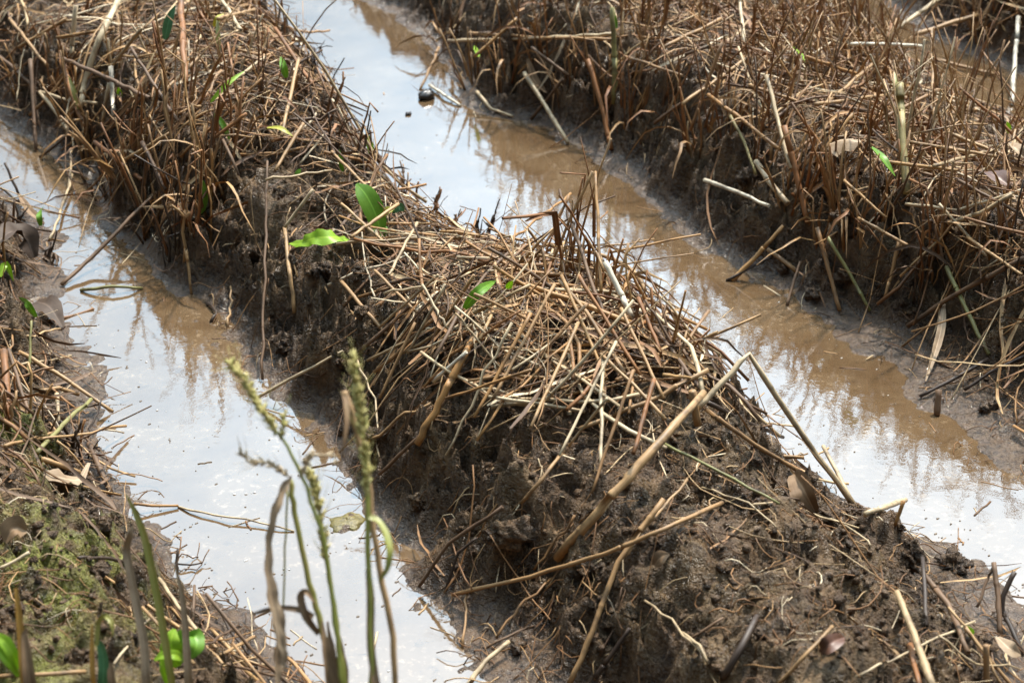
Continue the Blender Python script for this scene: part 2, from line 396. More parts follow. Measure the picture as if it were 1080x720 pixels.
# ------------------------------------------------------------------ mesh helpers
class MB:
    def __init__(s): s.v = []; s.f = []; s.uv = []; s.mi = []; s.mats = []
    def mat(s, m):
        if m not in s.mats: s.mats.append(m)
        return s.mats.index(m)
    def tube(s, pts, rad, n=6, mat=None, hollow=False, squash=1.0, caps=True):
        """tapering tube along pts; rad a list of radii"""
        k = s.mat(mat); o = len(s.v); m = len(pts)
        P = [Vector(p) for p in pts]
        ref = None; ln = 0; lens = []
        for i in range(m):
            a = P[max(i - 1, 0)]; b = P[min(i + 1, m - 1)]
            t = (b - a); t = t.normalized() if t.length > 1e-9 else Vector((0, 0, 1))
            if ref is None:
                ref = t.orthogonal().normalized()
                ref = (ref * math.cos(.7) + t.cross(ref) * math.sin(.7)).normalized()
            ref = (ref - t * ref.dot(t)); ref = ref.normalized() if ref.length > 1e-6 else t.orthogonal().normalized()
            bi = t.cross(ref)
            if i: ln += (P[i] - P[i - 1]).length
            lens.append(ln)
            for j in range(n):
                an = 2 * math.pi * j / n
                s.v.append(P[i] + ref * (math.cos(an) * rad[i]) + bi * (math.sin(an) * rad[i] * squash))
        for i in range(m - 1):
            for j in range(n):
                j2 = (j + 1) % n
                s.f.append((o + i * n + j, o + i * n + j2, o + (i + 1) * n + j2, o + (i + 1) * n + j)); s.mi.append(k)
                u0, u1 = j / n, (j + 1) / n
                s.uv += [(u0, lens[i]), (u1, lens[i]), (u1, lens[i + 1]), (u0, lens[i + 1])]
        if caps:
            for e in (0, m - 1):
                idx = [o + e * n + j for j in range(n)]
                if e == 0: idx = idx[::-1]
                if hollow and e == m - 1:
                    t = (P[-1] - P[-2]).normalized()
                    q = len(s.v)
                    for j in range(n): s.v.append(P[e] + (Vector(s.v[o + e * n + j]) - P[e]) * .68)
                    for j in range(n): s.v.append(P[e] - t * rad[e] * 1.4 + (Vector(s.v[o + e * n + j]) - P[e]) * .6)
                    for j in range(n):
                        j2 = (j + 1) % n
                        s.f.append((o + e * n + j, o + e * n + j2, q + j2, q + j)); s.mi.append(k); s.uv += [(0, lens[-1])] * 4
                        s.f.append((q + j, q + j2, q + n + j2, q + n + j)); s.mi.append(k); s.uv += [(0, lens[-1])] * 4
                    s.f.append(tuple(q + n + j for j in range(n))); s.mi.append(k); s.uv += [(0, lens[-1])] * n
                else:
                    s.f.append(tuple(idx)); s.mi.append(k); s.uv += [(.5, lens[e])] * n
    def blade(s, pts, wid, nrm, mat=None, fold=.25, twist=0.0, thick=.0004, across=4, wave=0.0):
        """leaf blade along pts; nrm = which way its face looks; a real sheet with two faces"""
        k = s.mat(mat); m = len(pts); P = [Vector(p) for p in pts]
        nrm = Vector(nrm).normalized(); lens = [0]
        for i in range(1, m): lens.append(lens[-1] + (P[i] - P[i - 1]).length)
        rows = []
        ph = random.random() * 6
        for i in range(m):
            t = (P[min(i + 1, m - 1)] - P[max(i - 1, 0)]).normalized()
            side = t.cross(nrm); side = side.normalized() if side.length > 1e-5 else t.orthogonal().normalized()
            up = side.cross(t).normalized()
            an = twist * i / (m - 1)
            side, up = side * math.cos(an) + up * math.sin(an), up * math.cos(an) - side * math.sin(an)
            rows.append([])
            for j in range(across + 1):
                c = j / across * 2 - 1
                rows[-1].append((P[i] + side * (c * wid[i] / 2) + up * (abs(c) * fold * wid[i] / 2 + wave * wid[i] * math.sin(i * 1.7 + ph + (1.5 if c > 0 else 0)) * abs(c)), up))
        for sg in (1, -1):
            o = len(s.v)
            for i in range(m):
                for j in range(across + 1):
                    p, up = rows[i][j]; edge = 0 if j in (0, across) else 1
                    s.v.append(p + up * (thick * .5 * sg * edge))
            for i in range(m - 1):
                for j in range(across):
                    a, b, c, d = o + i * (across + 1) + j, o + i * (across + 1) + j + 1, o + (i + 1) * (across + 1) + j + 1, o + (i + 1) * (across + 1) + j
                    q = [(j / across, lens[i]), ((j + 1) / across, lens[i]), ((j + 1) / across, lens[i + 1]), (j / across, lens[i + 1])]
                    if sg < 0: s.f.append((d, c, b, a)); s.uv += q[::-1]
                    else: s.f.append((a, b, c, d)); s.uv += q
                    s.mi.append(k)
    def blob(s, c, r, mat=None, n=7, jit=.18, seed=0, axis=None):
        """small lumpy ellipsoid"""
        k = s.mat(mat); o = len(s.v); rr = random.Random(seed)
        c = Vector(c); ax = Vector(axis).normalized() if axis is not None else Vector((0, 0, 1))
        e1 = ax.orthogonal().normalized(); e2 = ax.cross(e1)
        m = max(3, n // 2 + 1)
        s.v.append(c - ax * r[2])
        for i in range(1, m):
            th = math.pi * i / m
            for j in range(n):
                ph = 2 * math.pi * (j + .5 * (i % 2)) / n
                q = 1 + (rr.random() - .5) * 2 * jit
                s.v.append(c - ax * (math.cos(th) * r[2] * q) + e1 * (math.sin(th) * math.cos(ph) * r[0] * q) + e2 * (math.sin(th) * math.sin(ph) * r[1] * q))
        s.v.append(c + ax * r[2]); top = len(s.v) - 1
        for j in range(n):
            j2 = (j + 1) % n
            s.f.append((o, o + 1 + j2, o + 1 + j)); s.mi.append(k); s.uv += [(0, 0)] * 3
            for i in range(m - 2):
                a = o + 1 + i * n
                s.f.append((a + j, a + j2, a + n + j2, a + n + j)); s.mi.append(k); s.uv += [(0, 0)] * 4
            a = o + 1 + (m - 2) * n
            s.f.append((a + j, a + j2, top)); s.mi.append(k); s.uv += [(0, 0)] * 3
    def build(s, name, parent=None, origin=None, smooth=True):
        me = bpy.data.meshes.new(name)
        org = Vector(origin) if origin is not None else Vector((0, 0, 0))
        me.from_pydata([tuple(Vector(v) - org) for v in s.v], [], s.f)
        for m in s.mats: me.materials.append(m)
        if len(s.mats) > 1: me.polygons.foreach_set('material_index', s.mi)
        if smooth: me.polygons.foreach_set('use_smooth', [True] * len(s.f))
        ul = me.uv_layers.new(name='UVMap'); ul.data.foreach_set('uv', np.array(s.uv, np.float32).ravel())
        me.update()
        ob = bpy.data.objects.new(name, me); COL.objects.link(ob)
        if parent is not None:
            ob.parent = parent; ob.location = org - parent.location
        else: ob.location = org
        return ob
def tag(o, label, cat, group=None):
    o['label'] = label; o['category'] = cat
    if group: o['group'] = group
    return o
def empty(name, loc):
    o = bpy.data.objects.new(name, None); COL.objects.link(o); o.location = Vector(loc); o.empty_display_size = .02; return o

# ------------------------------------------------------------------ ground and water
def grid_object(name, X, Y, Z, mat):
    ny, nx = Z.shape
    me = bpy.data.meshes.new(name)
    vx, vy = np.meshgrid(X, Y)
    co = np.stack([vx.ravel(), vy.ravel(), Z.ravel()], 1).astype(np.float32)
    ii = (np.arange(ny - 1)[:, None] * nx + np.arange(nx - 1)[None, :]).ravel()
    q = np.stack([ii, ii + 1, ii + nx + 1, ii + nx], 1).astype(np.int32)
    me.vertices.add(len(co)); me.vertices.foreach_set('co', co.ravel())
    me.loops.add(q.size); me.loops.foreach_set('vertex_index', q.ravel())
    me.polygons.add(len(q)); me.polygons.foreach_set('loop_start', np.arange(0, q.size, 4, dtype=np.int32))
    me.polygons.foreach_set('loop_total', np.full(len(q), 4, np.int32))
    me.polygons.foreach_set('use_smooth', np.ones(len(q), bool))
    me.materials.append(mat); me.update(calc_edges=True)
    o = bpy.data.objects.new(name, me); COL.objects.link(o); return o
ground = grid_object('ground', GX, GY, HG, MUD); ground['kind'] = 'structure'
water = grid_object('water', np.linspace(-69, 69, 40), np.linspace(-39, 119, 40), np.zeros((40, 40)), WATER); water['kind'] = 'structure'

# ------------------------------------------------------------------ labels: each thing tells its own place and look
PENDING = []                     # (object, phrase, category, group, picture x, point)
def later(o, phrase, cat, group, p): PENDING.append((o, phrase, cat, group, proj(p)[0], proj(p)[1]))
ORD = ['', 'second', 'third', 'fourth', 'fifth', 'sixth', 'seventh', 'eighth', 'ninth', 'tenth', 'eleventh', 'twelfth', 'thirteenth', 'fourteenth', 'fifteenth', 'sixteenth']
def finish_labels():
    by = {}
    for t in PENDING: by.setdefault((t[3], t[1]), []).append(t)
    for (g, ph), ts in by.items():
        ts.sort(key=lambda t: t[4])
        n = len(ts)
        for i, t in enumerate(ts):
            lab = ph
            if n > 1:
                if i == 0: lab = ph + ', leftmost'
                elif i == n - 1: lab = ph + ', rightmost'
                else: lab = ph + ', ' + (ORD[i] if i < len(ORD) else str(i + 1) + 'th') + ' from left'
            tag(t[0], lab, t[2], g)
def ridge_of(x, y):
    u, v = uv_of(x, y)
    e = [float(edge_u(k, np.array(v))) for k in 'ABCDEF']
    if u < e[0]: return 0, e[0] - u, 9.
    if u < e[1]: return -1, 0, 0
    if u < e[2]: return 1, u - e[1], e[2] - u
    if u < e[3]: return -2, 0, 0
    if u < e[4]: return 2, u - e[3], e[4] - u
    if u < e[5]: return -3, 0, 0
    return 3, u - e[5], 9.
def place_words(p):
    k, a, b = ridge_of(p[0], p[1])
    px, py, w = proj(p)
    far = 'far' if py < 130 else ('near' if py > 430 else 'middle')
    if k == 1:
        ban = 'crest' if min(a, b) > .12 else ('left bank' if a < b else 'right bank')
        return f'{far} stretch of central ridge {ban}'
    if k == 2:
        ban = 'top' if a > .13 else 'bank'
        side = 'far' if py < 110 else ('near' if py > 210 else 'middle')
        return f'{side} part of right ridge {ban}'
    if k == 0: return ('upper' if py < 360 else 'middle' if py < 530 else 'lower') + ' part of left ridge'
    if k == 3: return 'corner ridge beyond the farthest ditch'
    if k == -1: return ('upper' if py < 300 else 'lower') + ' left ditch water'
    if k == -2: return ('upper' if py < 250 else 'lower') + ' middle ditch water'
    return 'farthest ditch water'

# ------------------------------------------------------------------ individually traced stalks
MATWORD = {'pale': 'pale', 'white': 'bleached white', 'tan': 'tan', 'gold': 'golden brown', 'rust': 'rusty', 'brown': 'brown', 'dark': 'dark', 'olive': 'olive'}
def densify(P, n=3, jit=.0015):
    out_ = []
    for i in range(len(P) - 1):
        for j in range(n):
            t = j / n; q = P[i].lerp(P[i + 1], t)
            if j: q = q + Vector((random.gauss(0, jit), random.gauss(0, jit), random.gauss(0, jit)))
            out_.append(q)
    out_.append(P[-1]); return out_
def stalk_mesh(P, r0, r1, mat, n=7, knots=0, hollow=True):
    mb = MB(); m = len(P)
    L_ = [0]
    for i in range(1, m): L_.append(L_[-1] + (P[i] - P[i - 1]).length)
    rad = [r0 + (r1 - r0) * l / max(L_[-1], 1e-6) for l in L_]
    rad = [r * (1 + random.uniform(-.08, .08)) for r in rad]
    if knots:
        P2, R2 = [P[0]], [rad[0]]
        ks = sorted(random.uniform(.12, .9) * L_[-1] for _ in range(knots))
        for i in range(1, m):
            for kk in ks:
                if L_[i - 1] < kk <= L_[i]:
                    t = (kk - L_[i - 1]) / (L_[i] - L_[i - 1]); d = (P[i] - P[i - 1]).normalized(); q = P[i - 1].lerp(P[i], t); rr = rad[i]
                    for dd, mu in ((-1.0, 1.0), (-.3, 1.14), (.3, 1.12), (1.0, .97)):
                        P2.append(q + d * rr * dd); R2.append(rr * mu)
            P2.append(P[i]); R2.append(rad[i])
        P, rad = P2, R2
    mb.tube(P, rad, n, mat, hollow)
    return mb
N_STALK = 0
def traced(mat, w0, w1, pts, words=None, knots=None, dref=None, name='straw_stalk', cat='straw'):
    """pts: (x, y, off) on the ground seen at that picture point raised by off, or (x, y, 'd', k) at a depth taken between the two ends"""
    global N_STALK
    ends = [G(p[0], p[1], p[2]) for p in pts if len(p) == 3]
    P = []; run = [0]
    for i in range(1, len(pts)): run.append(run[-1] + math.hypot(pts[i][0] - pts[i - 1][0], pts[i][1] - pts[i - 1][1]))
    d0, d1 = depth_of(ends[0]), depth_of(ends[-1])
    for i, p in enumerate(pts):
        if i in (0, len(pts) - 1) and len(p) == 3: P.append(ends[0] if i == 0 else ends[-1])
        elif len(p) == 3:
            d = d0 + (d1 - d0) * run[i] / run[-1]
            q = at_depth(p[0], p[1], d)
            while q.z < surf(q.x, q.y) + .003 + p[2] * .35 and d > 1.2: d -= .006; q = at_depth(p[0], p[1], d)
            P.append(q)
        else:
            d0, d1 = depth_of(ends[0]), depth_of(ends[-1])
            P.append(at_depth(p[0], p[1], (d0 + (d1 - d0) * p[3]) if dref is None else dref))
    d = sum(depth_of(p) for p in P) / len(P)
    r0, r1 = w0 * d / FPX / 2, w1 * d / FPX / 2
    LL = sum((P[i + 1] - P[i]).length for i in range(len(P) - 1))
    # let the middle of long lying stalks ride over the lumps
    Q = densify(P, max(4, int(LL / .022 / (len(P) - 1))), min(.0008, LL * .003) if w0 > 3.2 else .0014)
    eye = Vector((0, 0, CAMH)); pull = [0.0] * len(Q)
    for i in range(1, len(Q) - 1):
        q = Q[i].copy(); dr = (eye - q).normalized(); s_ = 0
        while q.z < surf(q.x, q.y) + r0 * .6 + (.010 if w0 > 9 else .002) and s_ < .12: s_ += .004; q = Q[i] + dr * s_
        pull[i] = s_
    pull = [max(pull[max(0, i - 1):i + 2]) if 0 < i < len(Q) - 1 else pull[i] for i in range(len(Q))]
    if w0 > 3.4:                       # stiff stalks stay straight or bow evenly over what they lie on
        n_ = len(Q) - 1; kk = 0
        for i in range(1, n_): kk = max(kk, pull[i] / (4 * (i / n_) * (1 - i / n_) + .25))
        kk = min(kk, .07); pull = [kk * (4 * (i / n_) * (1 - i / n_) + .25) * (1 if 0 < i < n_ else .6) for i in range(n_ + 1)]
    raw_ = list(pull)
    for _ in range(8): pull = [pull[0]] + [max((pull[i - 1] + 2 * pull[i] + pull[i + 1]) / 4, raw_[i]) for i in range(1, len(Q) - 1)] + [pull[-1]]
    Q = [q + (eye - q).normalized() * s_ for q, s_ in zip(Q, pull)]
    mb = stalk_mesh(Q, r0, r1, S[mat], 8 if w0 > 5 else 6, (int(LL / .06) if w0 >= 5 else int(LL / .12)) if knots is None else knots)
    c = P[0]
    o = mb.build(name, None, c)
    wd = 'thick ' if w0 >= 7 else ('thin ' if w0 <= 3.2 else '')
    phrase = words or f"{wd}{MATWORD[mat]} straw lying on {place_words((P[0] + P[-1]) / 2)}"
    later(o, phrase, cat, 'single straw stalks', (P[0] + P[-1]) / 2)
    N_STALK += 1
    return o

T = traced
# the crest pile and the near bank of the central ridge
T('tan', 10.5, 8, [(588,588,.010),(742,414,.06)], 'thickest tan cane leaning from bare mud up to the straw pile')
T('tan', 5, 5, [(478,627,.006),(560,608,.008),(640,583,.01),(700,558,.012),(762,530,.012)], 'long tan stalk lying level across the muddy near bank')
T('tan', 6, 6, [(600,722,.008),(625,665,.012),(652,592,.016),(700,526,.02)], 'forked tan stalk running down the near bank below the thickest cane')
T('tan', 3, 3, [(652,592,.014),(690,545,.016),(725,505,.02)], None)
def folded():
    a = G(736, 430, .03); b = G(906, 541, .004); d0, d1 = depth_of(a), depth_of(b)
    k = at_depth(790, 373, d0 * .72 + d1 * .28)
    P = densify([a, a.lerp(k, .5), k], 3, .001); Q = densify([k, k.lerp(b, .5) + Vector((0, 0, -.004)), b], 4, .001)
    mb = MB(); d = d0
    mb.tube(P + Q[1:], [3.3 * d / FPX] * (len(P) - 1) + [2.3 * d / FPX] + [3.2 * d / FPX] * (len(Q) - 3) + [3.8 * d / FPX] * 2, 8, S['pale'], True)
    o = mb.build('straw_stalk', None, a)
    later(o, 'sharply folded pale straw standing out over the middle ditch', 'straw', 'single straw stalks', k)
folded()
T('pale', 4, 5, [(868,470,.03),(905,540,.004)], 'short pale straw leaning beside the foot of the folded straw')
T('tan', 5, 5, [(744,431,.03),(795,468,.02),(841,496,.012)], None)
T('dark', 5, 4, [(747,425,.035),(790,446,.02),(826,461,.012)], 'dark stick lying down the right edge of the straw pile')
T('tan', 5, 6, [(611,452,.02),(680,425,.05),(747,390,.06)], 'long straight tan straw pointing up right out of the pile')
T('gold', 4, 4, [(520,367,.05),(630,371,.06),(738,377,.05)], 'long golden straw lying level across the pile crest')
T('olive', 4, 3, [(699,467,.012),(760,498,.010),(822,531,.008)], None)
T('pale', 2.4, 2, [(740,514,.008),(790,530,.012),(819,556,.006)], None)
T('pale', 2.6, 2, [(871,545,.008),(895,556,.02),(918,575,.006)], 'thin pale straw arching over the hollow by the dark curled leaf')
T('pale', 4.5, 4, [(636,378,.05),(634,430,.04),(634,492,.012)], 'upright pale straw hanging down the front of the pile')
T('tan', 8, 8, [(730,412,.05),(736,448,.015)], None)
T('gold', 6, 7, [(560,253,.05),(534,293,.05),(490,375,.04),(440,468,.012)], 'longest golden stalk slanting down the pile front')
T('gold', 4, 3, [(560,253,.05),(580,280,.06),(598,312,.05)], None)
T('gold', 5, 6, [(537,295,.06),(600,315,.07),(667,341,.06)], 'golden folded straw lying across the top of the pile')
T('white', 5, 4, [(457,402,.04),(492,371,.05)], None)
T('pale', 4, 4, [(515,418,.035),(565,425,.04),(617,434,.03)], 'pale straw lying level in front of the dark pocket')
T('tan', 4.5, 4, [(360,297,.02),(385,327,.025),(411,356,.02)], None)
T('pale', 2.4, 2, [(377,380,.015),(396,420,.012),(400,482,.008)], 'thin pale straw curving down the near bank')
T('pale', 3.5, 3, [(387,380,.03),(460,345,.05),(527,317,.06)], None)
T('pale', 3.5, 3.5, [(425,372,.03),(500,330,.05),(560,300,.07)], None)
T('tan', 4, 4, [(633,373,.06),(668,405,.05),(702,442,.03)], None)
T('brown', 5, 5, [(690,345,.06),(720,385,.05),(745,420,.03)], None)
T('white', 7, 6, [(638,276,.09),(652,305,.07),(668,337,.05)], 'bleached white stalk standing against the water behind pile')
T('brown', 4.5, 4, [(603,237,.11),(618,280,.08),(638,335,.05)], None)
T('gold', 3.4, 4, [(628,181,.16),(631,240,.10),(634,308,.05)], 'tallest upright golden straw rising from pile over the ditch')
T('tan', 3.4, 3.2, [(625,181,.16),(604,225,.12),(582,277,.06)], 'tan straw leaning against the tallest golden straw')
T('gold', 3, 3, [(536,256,.06),(570,230,.10),(602,204,.13)], None)
T('brown', 3, 3, [(590,200,.13),(598,225,.10),(610,245,.08)], None)
T('tan', 3, 3, [(600,206,.13),(585,240,.09),(566,275,.06)], None)
T('rust', 4.5, 4, [(673,314,.08),(684,340,.06),(697,372,.04)], None)
T('brown', 3, 3, [(680,316,.08),(697,343,.06),(712,372,.04)], None)
T('tan', 3.5, 3.5, [(725,365,.05),(740,358,.06),(757,350,.07)], None)
for (a, b, m, w) in [((470,300),(430,372),'pale',3.5),((500,290),(455,360),'tan',4),((585,300),(520,420),'tan',4),((560,330),(500,440),'gold',4),((610,340),(560,450),'tan',4),
                     ((650,360),(590,480),'pale',3.5),((668,390),(624,520),'tan',4),((540,340),(470,480),'pale',3),((592,290),(640,400),'gold',4),((445,300),(470,345),'pale',3),
                     ((405,310),(480,295),'pale',3),((395,285),(440,330),'tan',3.5),((690,400),(668,478),'rust',5),((640,420),(600,470),'pale',3.5),((560,390),(470,420),'gold',3.5),
                     ((500,310),(575,345),'tan',3.5),((520,280),(600,330),'gold',4),((700,395),(745,400),'gold',4),((655,325),(700,420),'tan',4),((610,290),(675,395),'rust',4),
                     ((480,330),(530,390),'pale',3),((438,340),(400,420),'tan',3.5),((620,320),(545,400),'tan',4),((462,290),(400,345),'pale',3.5)]:
    T(m, w, w - .5, [(a[0], a[1], random.uniform(.075, .10)), ((a[0]+b[0])/2, (a[1]+b[1])/2, random.uniform(.05, .08)), (b[0], b[1], random.uniform(.03, .06))])
for (x0, y0, x1, y1, x2, y2, m, w) in [(585,330,572,262,548,286,'gold',3.6),(606,322,617,248,640,290,'tan',3.2),(650,345,664,286,684,322,'gold',3.4),(566,318,552,270,534,300,'tan',3.4),(627,330,643,262,652,300,'rust',3),
                                      (690,372,702,322,722,352,'brown',3),(598,318,588,228,606,250,'tan',2.6),(712,392,724,350,742,372,'tan',3),(640,338,630,276,622,300,'brown',3)]:
    p_, q_ = G(x0, y0, .02, HS), G(x0, y0, .02, HS); dd = depth_of(p_)
    P = densify([p_, at_depth(x1, y1, dd + .015), at_depth(x2, y2, dd + .03)], 5, .0008)
    mb = stalk_mesh(P, w * dd / FPX / 2, w * dd / FPX / 2.3, S[m], 6, 1); o = mb.build('straw_stalk', None, p_); N_STALK += 1
    later(o, f'{MATWORD[m]} straw folded over at the top, rising from the pile crest', 'straw', 'single straw stalks', p_)
# near bank and bare mud of the central ridge
T('brown', 4, 4, [(442,618,.006),(473,573,.012),(530,534,.02)], 'bent brown twig on the near bank reaching the wet shore')
T('dark', 4, 3, [(470,623,.004),(483,583,.01),(503,567,.014)], None)
T('tan', 3, 3, [(563,600,.004),(584,572,.012),(606,543,.02)], None)
T('brown', 3, 3, [(513,683,.006),(563,660,.01)], None)
T('tan', 3, 3, [(523,673,.006),(547,640,.01),(582,609,.012)], None)
T('pale', 6, 5, [(492,724,.004),(512,697,.012),(537,676,.012)], 'pale stub lying at the water edge below the near bank')
T('tan', 3, 2.5, [(488,683,.0),(491,655,.012),(493,625,.012)], None)
T('dark', 6, 4, [(627,714,.006),(645,690,.012),(664,662,.01)], None)
T('pale', 3, 2.6, [(680,633,.006),(715,662,.014),(742,690,.010),(746,702,.004)], 'thin pale straw with a hooked end on the bare mud')
T('tan', 4, 4, [(550,530,.012),(572,505,.02),(592,478,.03)], None)
T('brown', 4, 4, [(400,500,.012),(440,462,.02),(470,420,.03)], None)
T('tan', 3, 3, [(385,470,.01),(420,440,.014),(455,425,.02)], None)
T('pale', 4, 3, [(270,420,.006),(305,400,.012),(362,370,.02)], 'pale straw lying against the steep dark left bank')
T('tan', 4, 5, [(300,240,.03),(306,290,.02),(311,330,.006)], 'tan straw hanging straight down the steep left bank')
T('brown', 3, 3, [(282,170,.05),(280,260,.02),(277,400,.004)], None)
T('tan', 3, 2, [(240,345,.0),(242,325,.012),(243,302,.01)], None)
T('tan', 4, 3, [(198,275,.02),(196,262,.02),(202,310,.0)], None)
T('dark', 3, 3, [(218,318,.0),(228,328,.01),(222,340,.0)], None)
# bottom right corner
T('pale', 7, 9, [(946,624,.03),(964,668,.02),(984,724,.01)], 'broad pale straw standing at the lower right mud corner')
T('pale', 6, 6, [(912,542,.012),(955,527,.03)], 'short pale stub poking over the water at the ridge end')
T('gold', 5, 4, [(953,528,.03),(944,554,.0)], None)
T('dark', 5, 5, [(973,588,.045),(977,660,.004)], None)
T('brown', 6, 6, [(972,603,.04),(1000,637,.03),(1021,688,.004)], 'bent brown root arching from bare mud near the lower right')
T('brown', 6, 6, [(1048,593,.05),(1053,630,.03),(1055,670,.0)], 'upright brown forked root standing at the lower right shore')
T('dark', 6, 5, [(1070,603,.05),(1058,628,.03),(1056,650,.01)], None)
T('dark', 5, 5, [(1056,640,.012),(1068,665,.006),(1078,690,.0)], None)
T('brown', 3, 3, [(1030,640,.01),(1042,610,.03),(1048,597,.045)], None)
T('pale', 3, 3, [(902,714,.012),(965,684,.02),(1028,655,.02)], 'thin pale straw crossing behind the broad pale straw')
T('tan', 4, 4, [(1018,662,.012),(1042,692,.014),(1068,724,.01)], None)
T('rust', 7, 6, [(960,680,.02),(970,724,.01)], None)
T('tan', 7, 7, [(1040,680,.03),(1041,724,.01)], None)
T('tan', 4, 4, [(820,722,.008),(848,692,.012),(878,660,.01)], None)
T('dark', 9, 7, [(763,714,.004),(782,682,.012),(798,650,.012)], 'thick blackened stick half sunk in the bare mud')
T('brown', 3.5, 3, [(727,674,.006),(763,651,.01)], None)
T('pale', 4, 3, [(720,667,.008),(738,680,.012),(747,700,.004)], None)
T('pale', 2.6, 2, [(990,670,.02),(1030,700,.02),(1075,705,.02)], None)
T('tan', 3, 3, [(1000,640,.02),(1040,690,.02),(1060,724,.01)], None)
# left ridge
T('brown', 4.5, 4, [(65,300,.004),(96,272,'d',.4),(165,203,.04)], 'long brown stick bridging the upper left ditch')
T('dark', 3, 3, [(0,198,.02),(25,216,.004)], None)
T('dark', 3, 3, [(5,172,.05),(20,206,.006)], None)
T('pale', 3, 2.5, [(76,184,.012),(66,215,.006),(52,252,.004)], 'pale thin stalk lying across the mirror water of left ditch')
T('olive', 4, 3, [(85,306,.001),(118,302,.001),(150,304,.001)], 'greenish stalk floating flat on the upper left ditch')
T('tan', 5, 4, [(20,371,.012),(70,400,.02),(119,434,.012)], 'tan straw lying over the left bank toward the water')
T('olive', 5, 5, [(39,477,.01),(66,448,.03),(96,421,.03)], 'olive stalk slanting across the left bank litter')
T('tan', 3, 3, [(37,464,.012),(85,458,.016),(133,449,.012)], 'thin tan straw poking from left bank over the water')
T('brown', 7, 6, [(94,468,.014),(105,494,.01),(117,520,.004)], None)
T('pale', 5, 4, [(60,415,.02),(62,446,.01)], None)
T('tan', 5, 4, [(42,412,.014),(62,409,.022),(83,416,.012)], None)
T('tan', 6, 5, [(45,484,.01),(84,498,.01)], None)
T('rust', 9, 8, [(8,436,.0),(4,370,.07)], 'thick rusty stub standing at the left picture edge')
T('brown', 5, 4, [(33,443,.0),(20,405,.04),(9,368,.07)], None)
T('olive', 3, 3, [(31,405,.01),(32,372,.05),(33,338,.08)], None)
T('dark', 3, 2, [(92,462,.01),(100,440,.03),(107,420,.04)], None)
T('dark', 4, 4, [(83,588,.01),(110,588,.012),(131,592,.004)], None)
T('pale', 4, 4, [(0,599,.008),(15,592,.012),(31,582,.008)], 'short pale straw on the mossy near left mound')
T('tan', 5, 5, [(-6,713,.012),(40,711,.012),(90,708,.01)], 'tan straw lying level along the bottom left corner')
T('tan', 5, 4, [(47,483,.012),(83,498,.01)], None)
T('brown', 5, 5, [(97,480,.01),(117,518,.006)], None)
T('pale', 4.5, 4, [(168,610,.01),(188,640,.012),(211,668,.008)], None)
T('gold', 3.5, 3, [(141,531,.012),(160,533,.008),(188,533,.003)], 'orange brown twig reaching from left shore into the water')
T('pale', 2.6, 2, [(188,534,.0008),(240,545,.0008),(310,560,.0008)], 'thin pale straw afloat across the lower left ditch')
T('dark', 2.4, 2, [(186,594,.006),(213,593,.004)], None)
T('tan', 4, 4, [(233,690,.008),(268,671,.008)], None)
T('tan', 4, 4, [(223,663,.008),(260,703,.006)], None)
T('brown', 4, 3, [(203,655,.008),(205,617,.03)], None)
T('dark', 3, 3, [(187,605,.006),(188,578,.03)], None)
for (a, b, m, w) in [((180,640),(235,700),'tan',3.5),((200,690),(250,660),'brown',3),((150,640),(205,700),'tan',4),((230,640),(262,690),'dark',3),((240,700),(300,715),'brown',3.5),((120,700),(160,650),'pale',3),
                     ((5,470),(60,455),'tan',4),((0,430),(45,470),'brown',4),((60,465),(95,500),'tan',3),((20,385),(75,375),'pale',3),((70,440),(105,475),'brown',3)]:
    T(m, w, w - .5, [(a[0], a[1], .012), (b[0], b[1], .01)])
# right ridge
T('dark', 4, 5, [(970,418,.003),(1010,397,.012),(1042,379,.012)], 'dark root stick lying on the shiny right beach, upper one')
T('dark', 4, 4, [(1017,411,.004),(1045,392,.012),(1084,374,.02)], 'dark root stick lying on the shiny right beach, lower one')
T('brown', 7, 7, [(988,438,.0),(990,411,.028)], 'short dark peg standing at the right water edge')
T('olive', 5, 4, [(998,281,.06),(1020,328,.04),(1043,374,.01)], 'yellow green straw sliding down the right bank')
T('olive', 4, 3.5, [(873,250,.06),(897,290,.04),(918,328,.005)], 'thin yellow green straw hanging to the right shore')
T('tan', 5, 5, [(862,240,.06),(874,285,.04),(886,328,.004)], None)
T('tan', 5, 3, [(948,255,.05),(940,290,.04),(933,314,.03)], None)
T('tan', 5, 5, [(810,263,.03),(840,286,.012)], None)
T('gold', 6, 4, [(772,296,.0),(798,270,.012),(826,238,.04)], 'golden blade like straw dipping its tip in the middle ditch')
T('dark', 3.5, 3, [(766,296,.0),(790,283,.01),(815,270,.02)], None)
T('brown', 3.5, 3, [(830,322,.0),(836,300,.012),(844,276,.04)], None)
T('brown', 5, 5, [(957,344,.012),(1000,315,.03),(1084,270,.04)], 'long brown stick rising right along the right bank')
T('pale', 4.5, 4, [(808,80,.10),(820,125,.07),(834,178,.04)], 'pale straw leaning on the right ridge stubble')
T('tan', 4, 4, [(762,45,.10),(745,90,.06),(728,138,.03)], None)
T('gold', 4.5, 4, [(747,100,.07),(785,128,.06),(823,158,.05)], None)
T('white', 5, 4, [(743,190,.03),(776,202,.04),(811,217,.04)], 'bleached straw lying level on the dark right bank')
T('pale', 6, 6, [(797,170,.05),(814,195,.05),(831,215,.03)], None)
T('rust', 7, 6, [(827,133,.10),(840,185,.06),(852,235,.02)], 'thick rusty straw leaning down the middle of right bank')
T('olive', 3.5, 3, [(770,122,.06),(785,150,.05),(797,184,.03)], None)
T('white', 4, 3.5, [(897,47,.08),(935,47,.09),(972,49,.08)], None)
T('pale', 5, 5, [(945,32,.05),(968,15,.06),(992,-2,.06)], None)
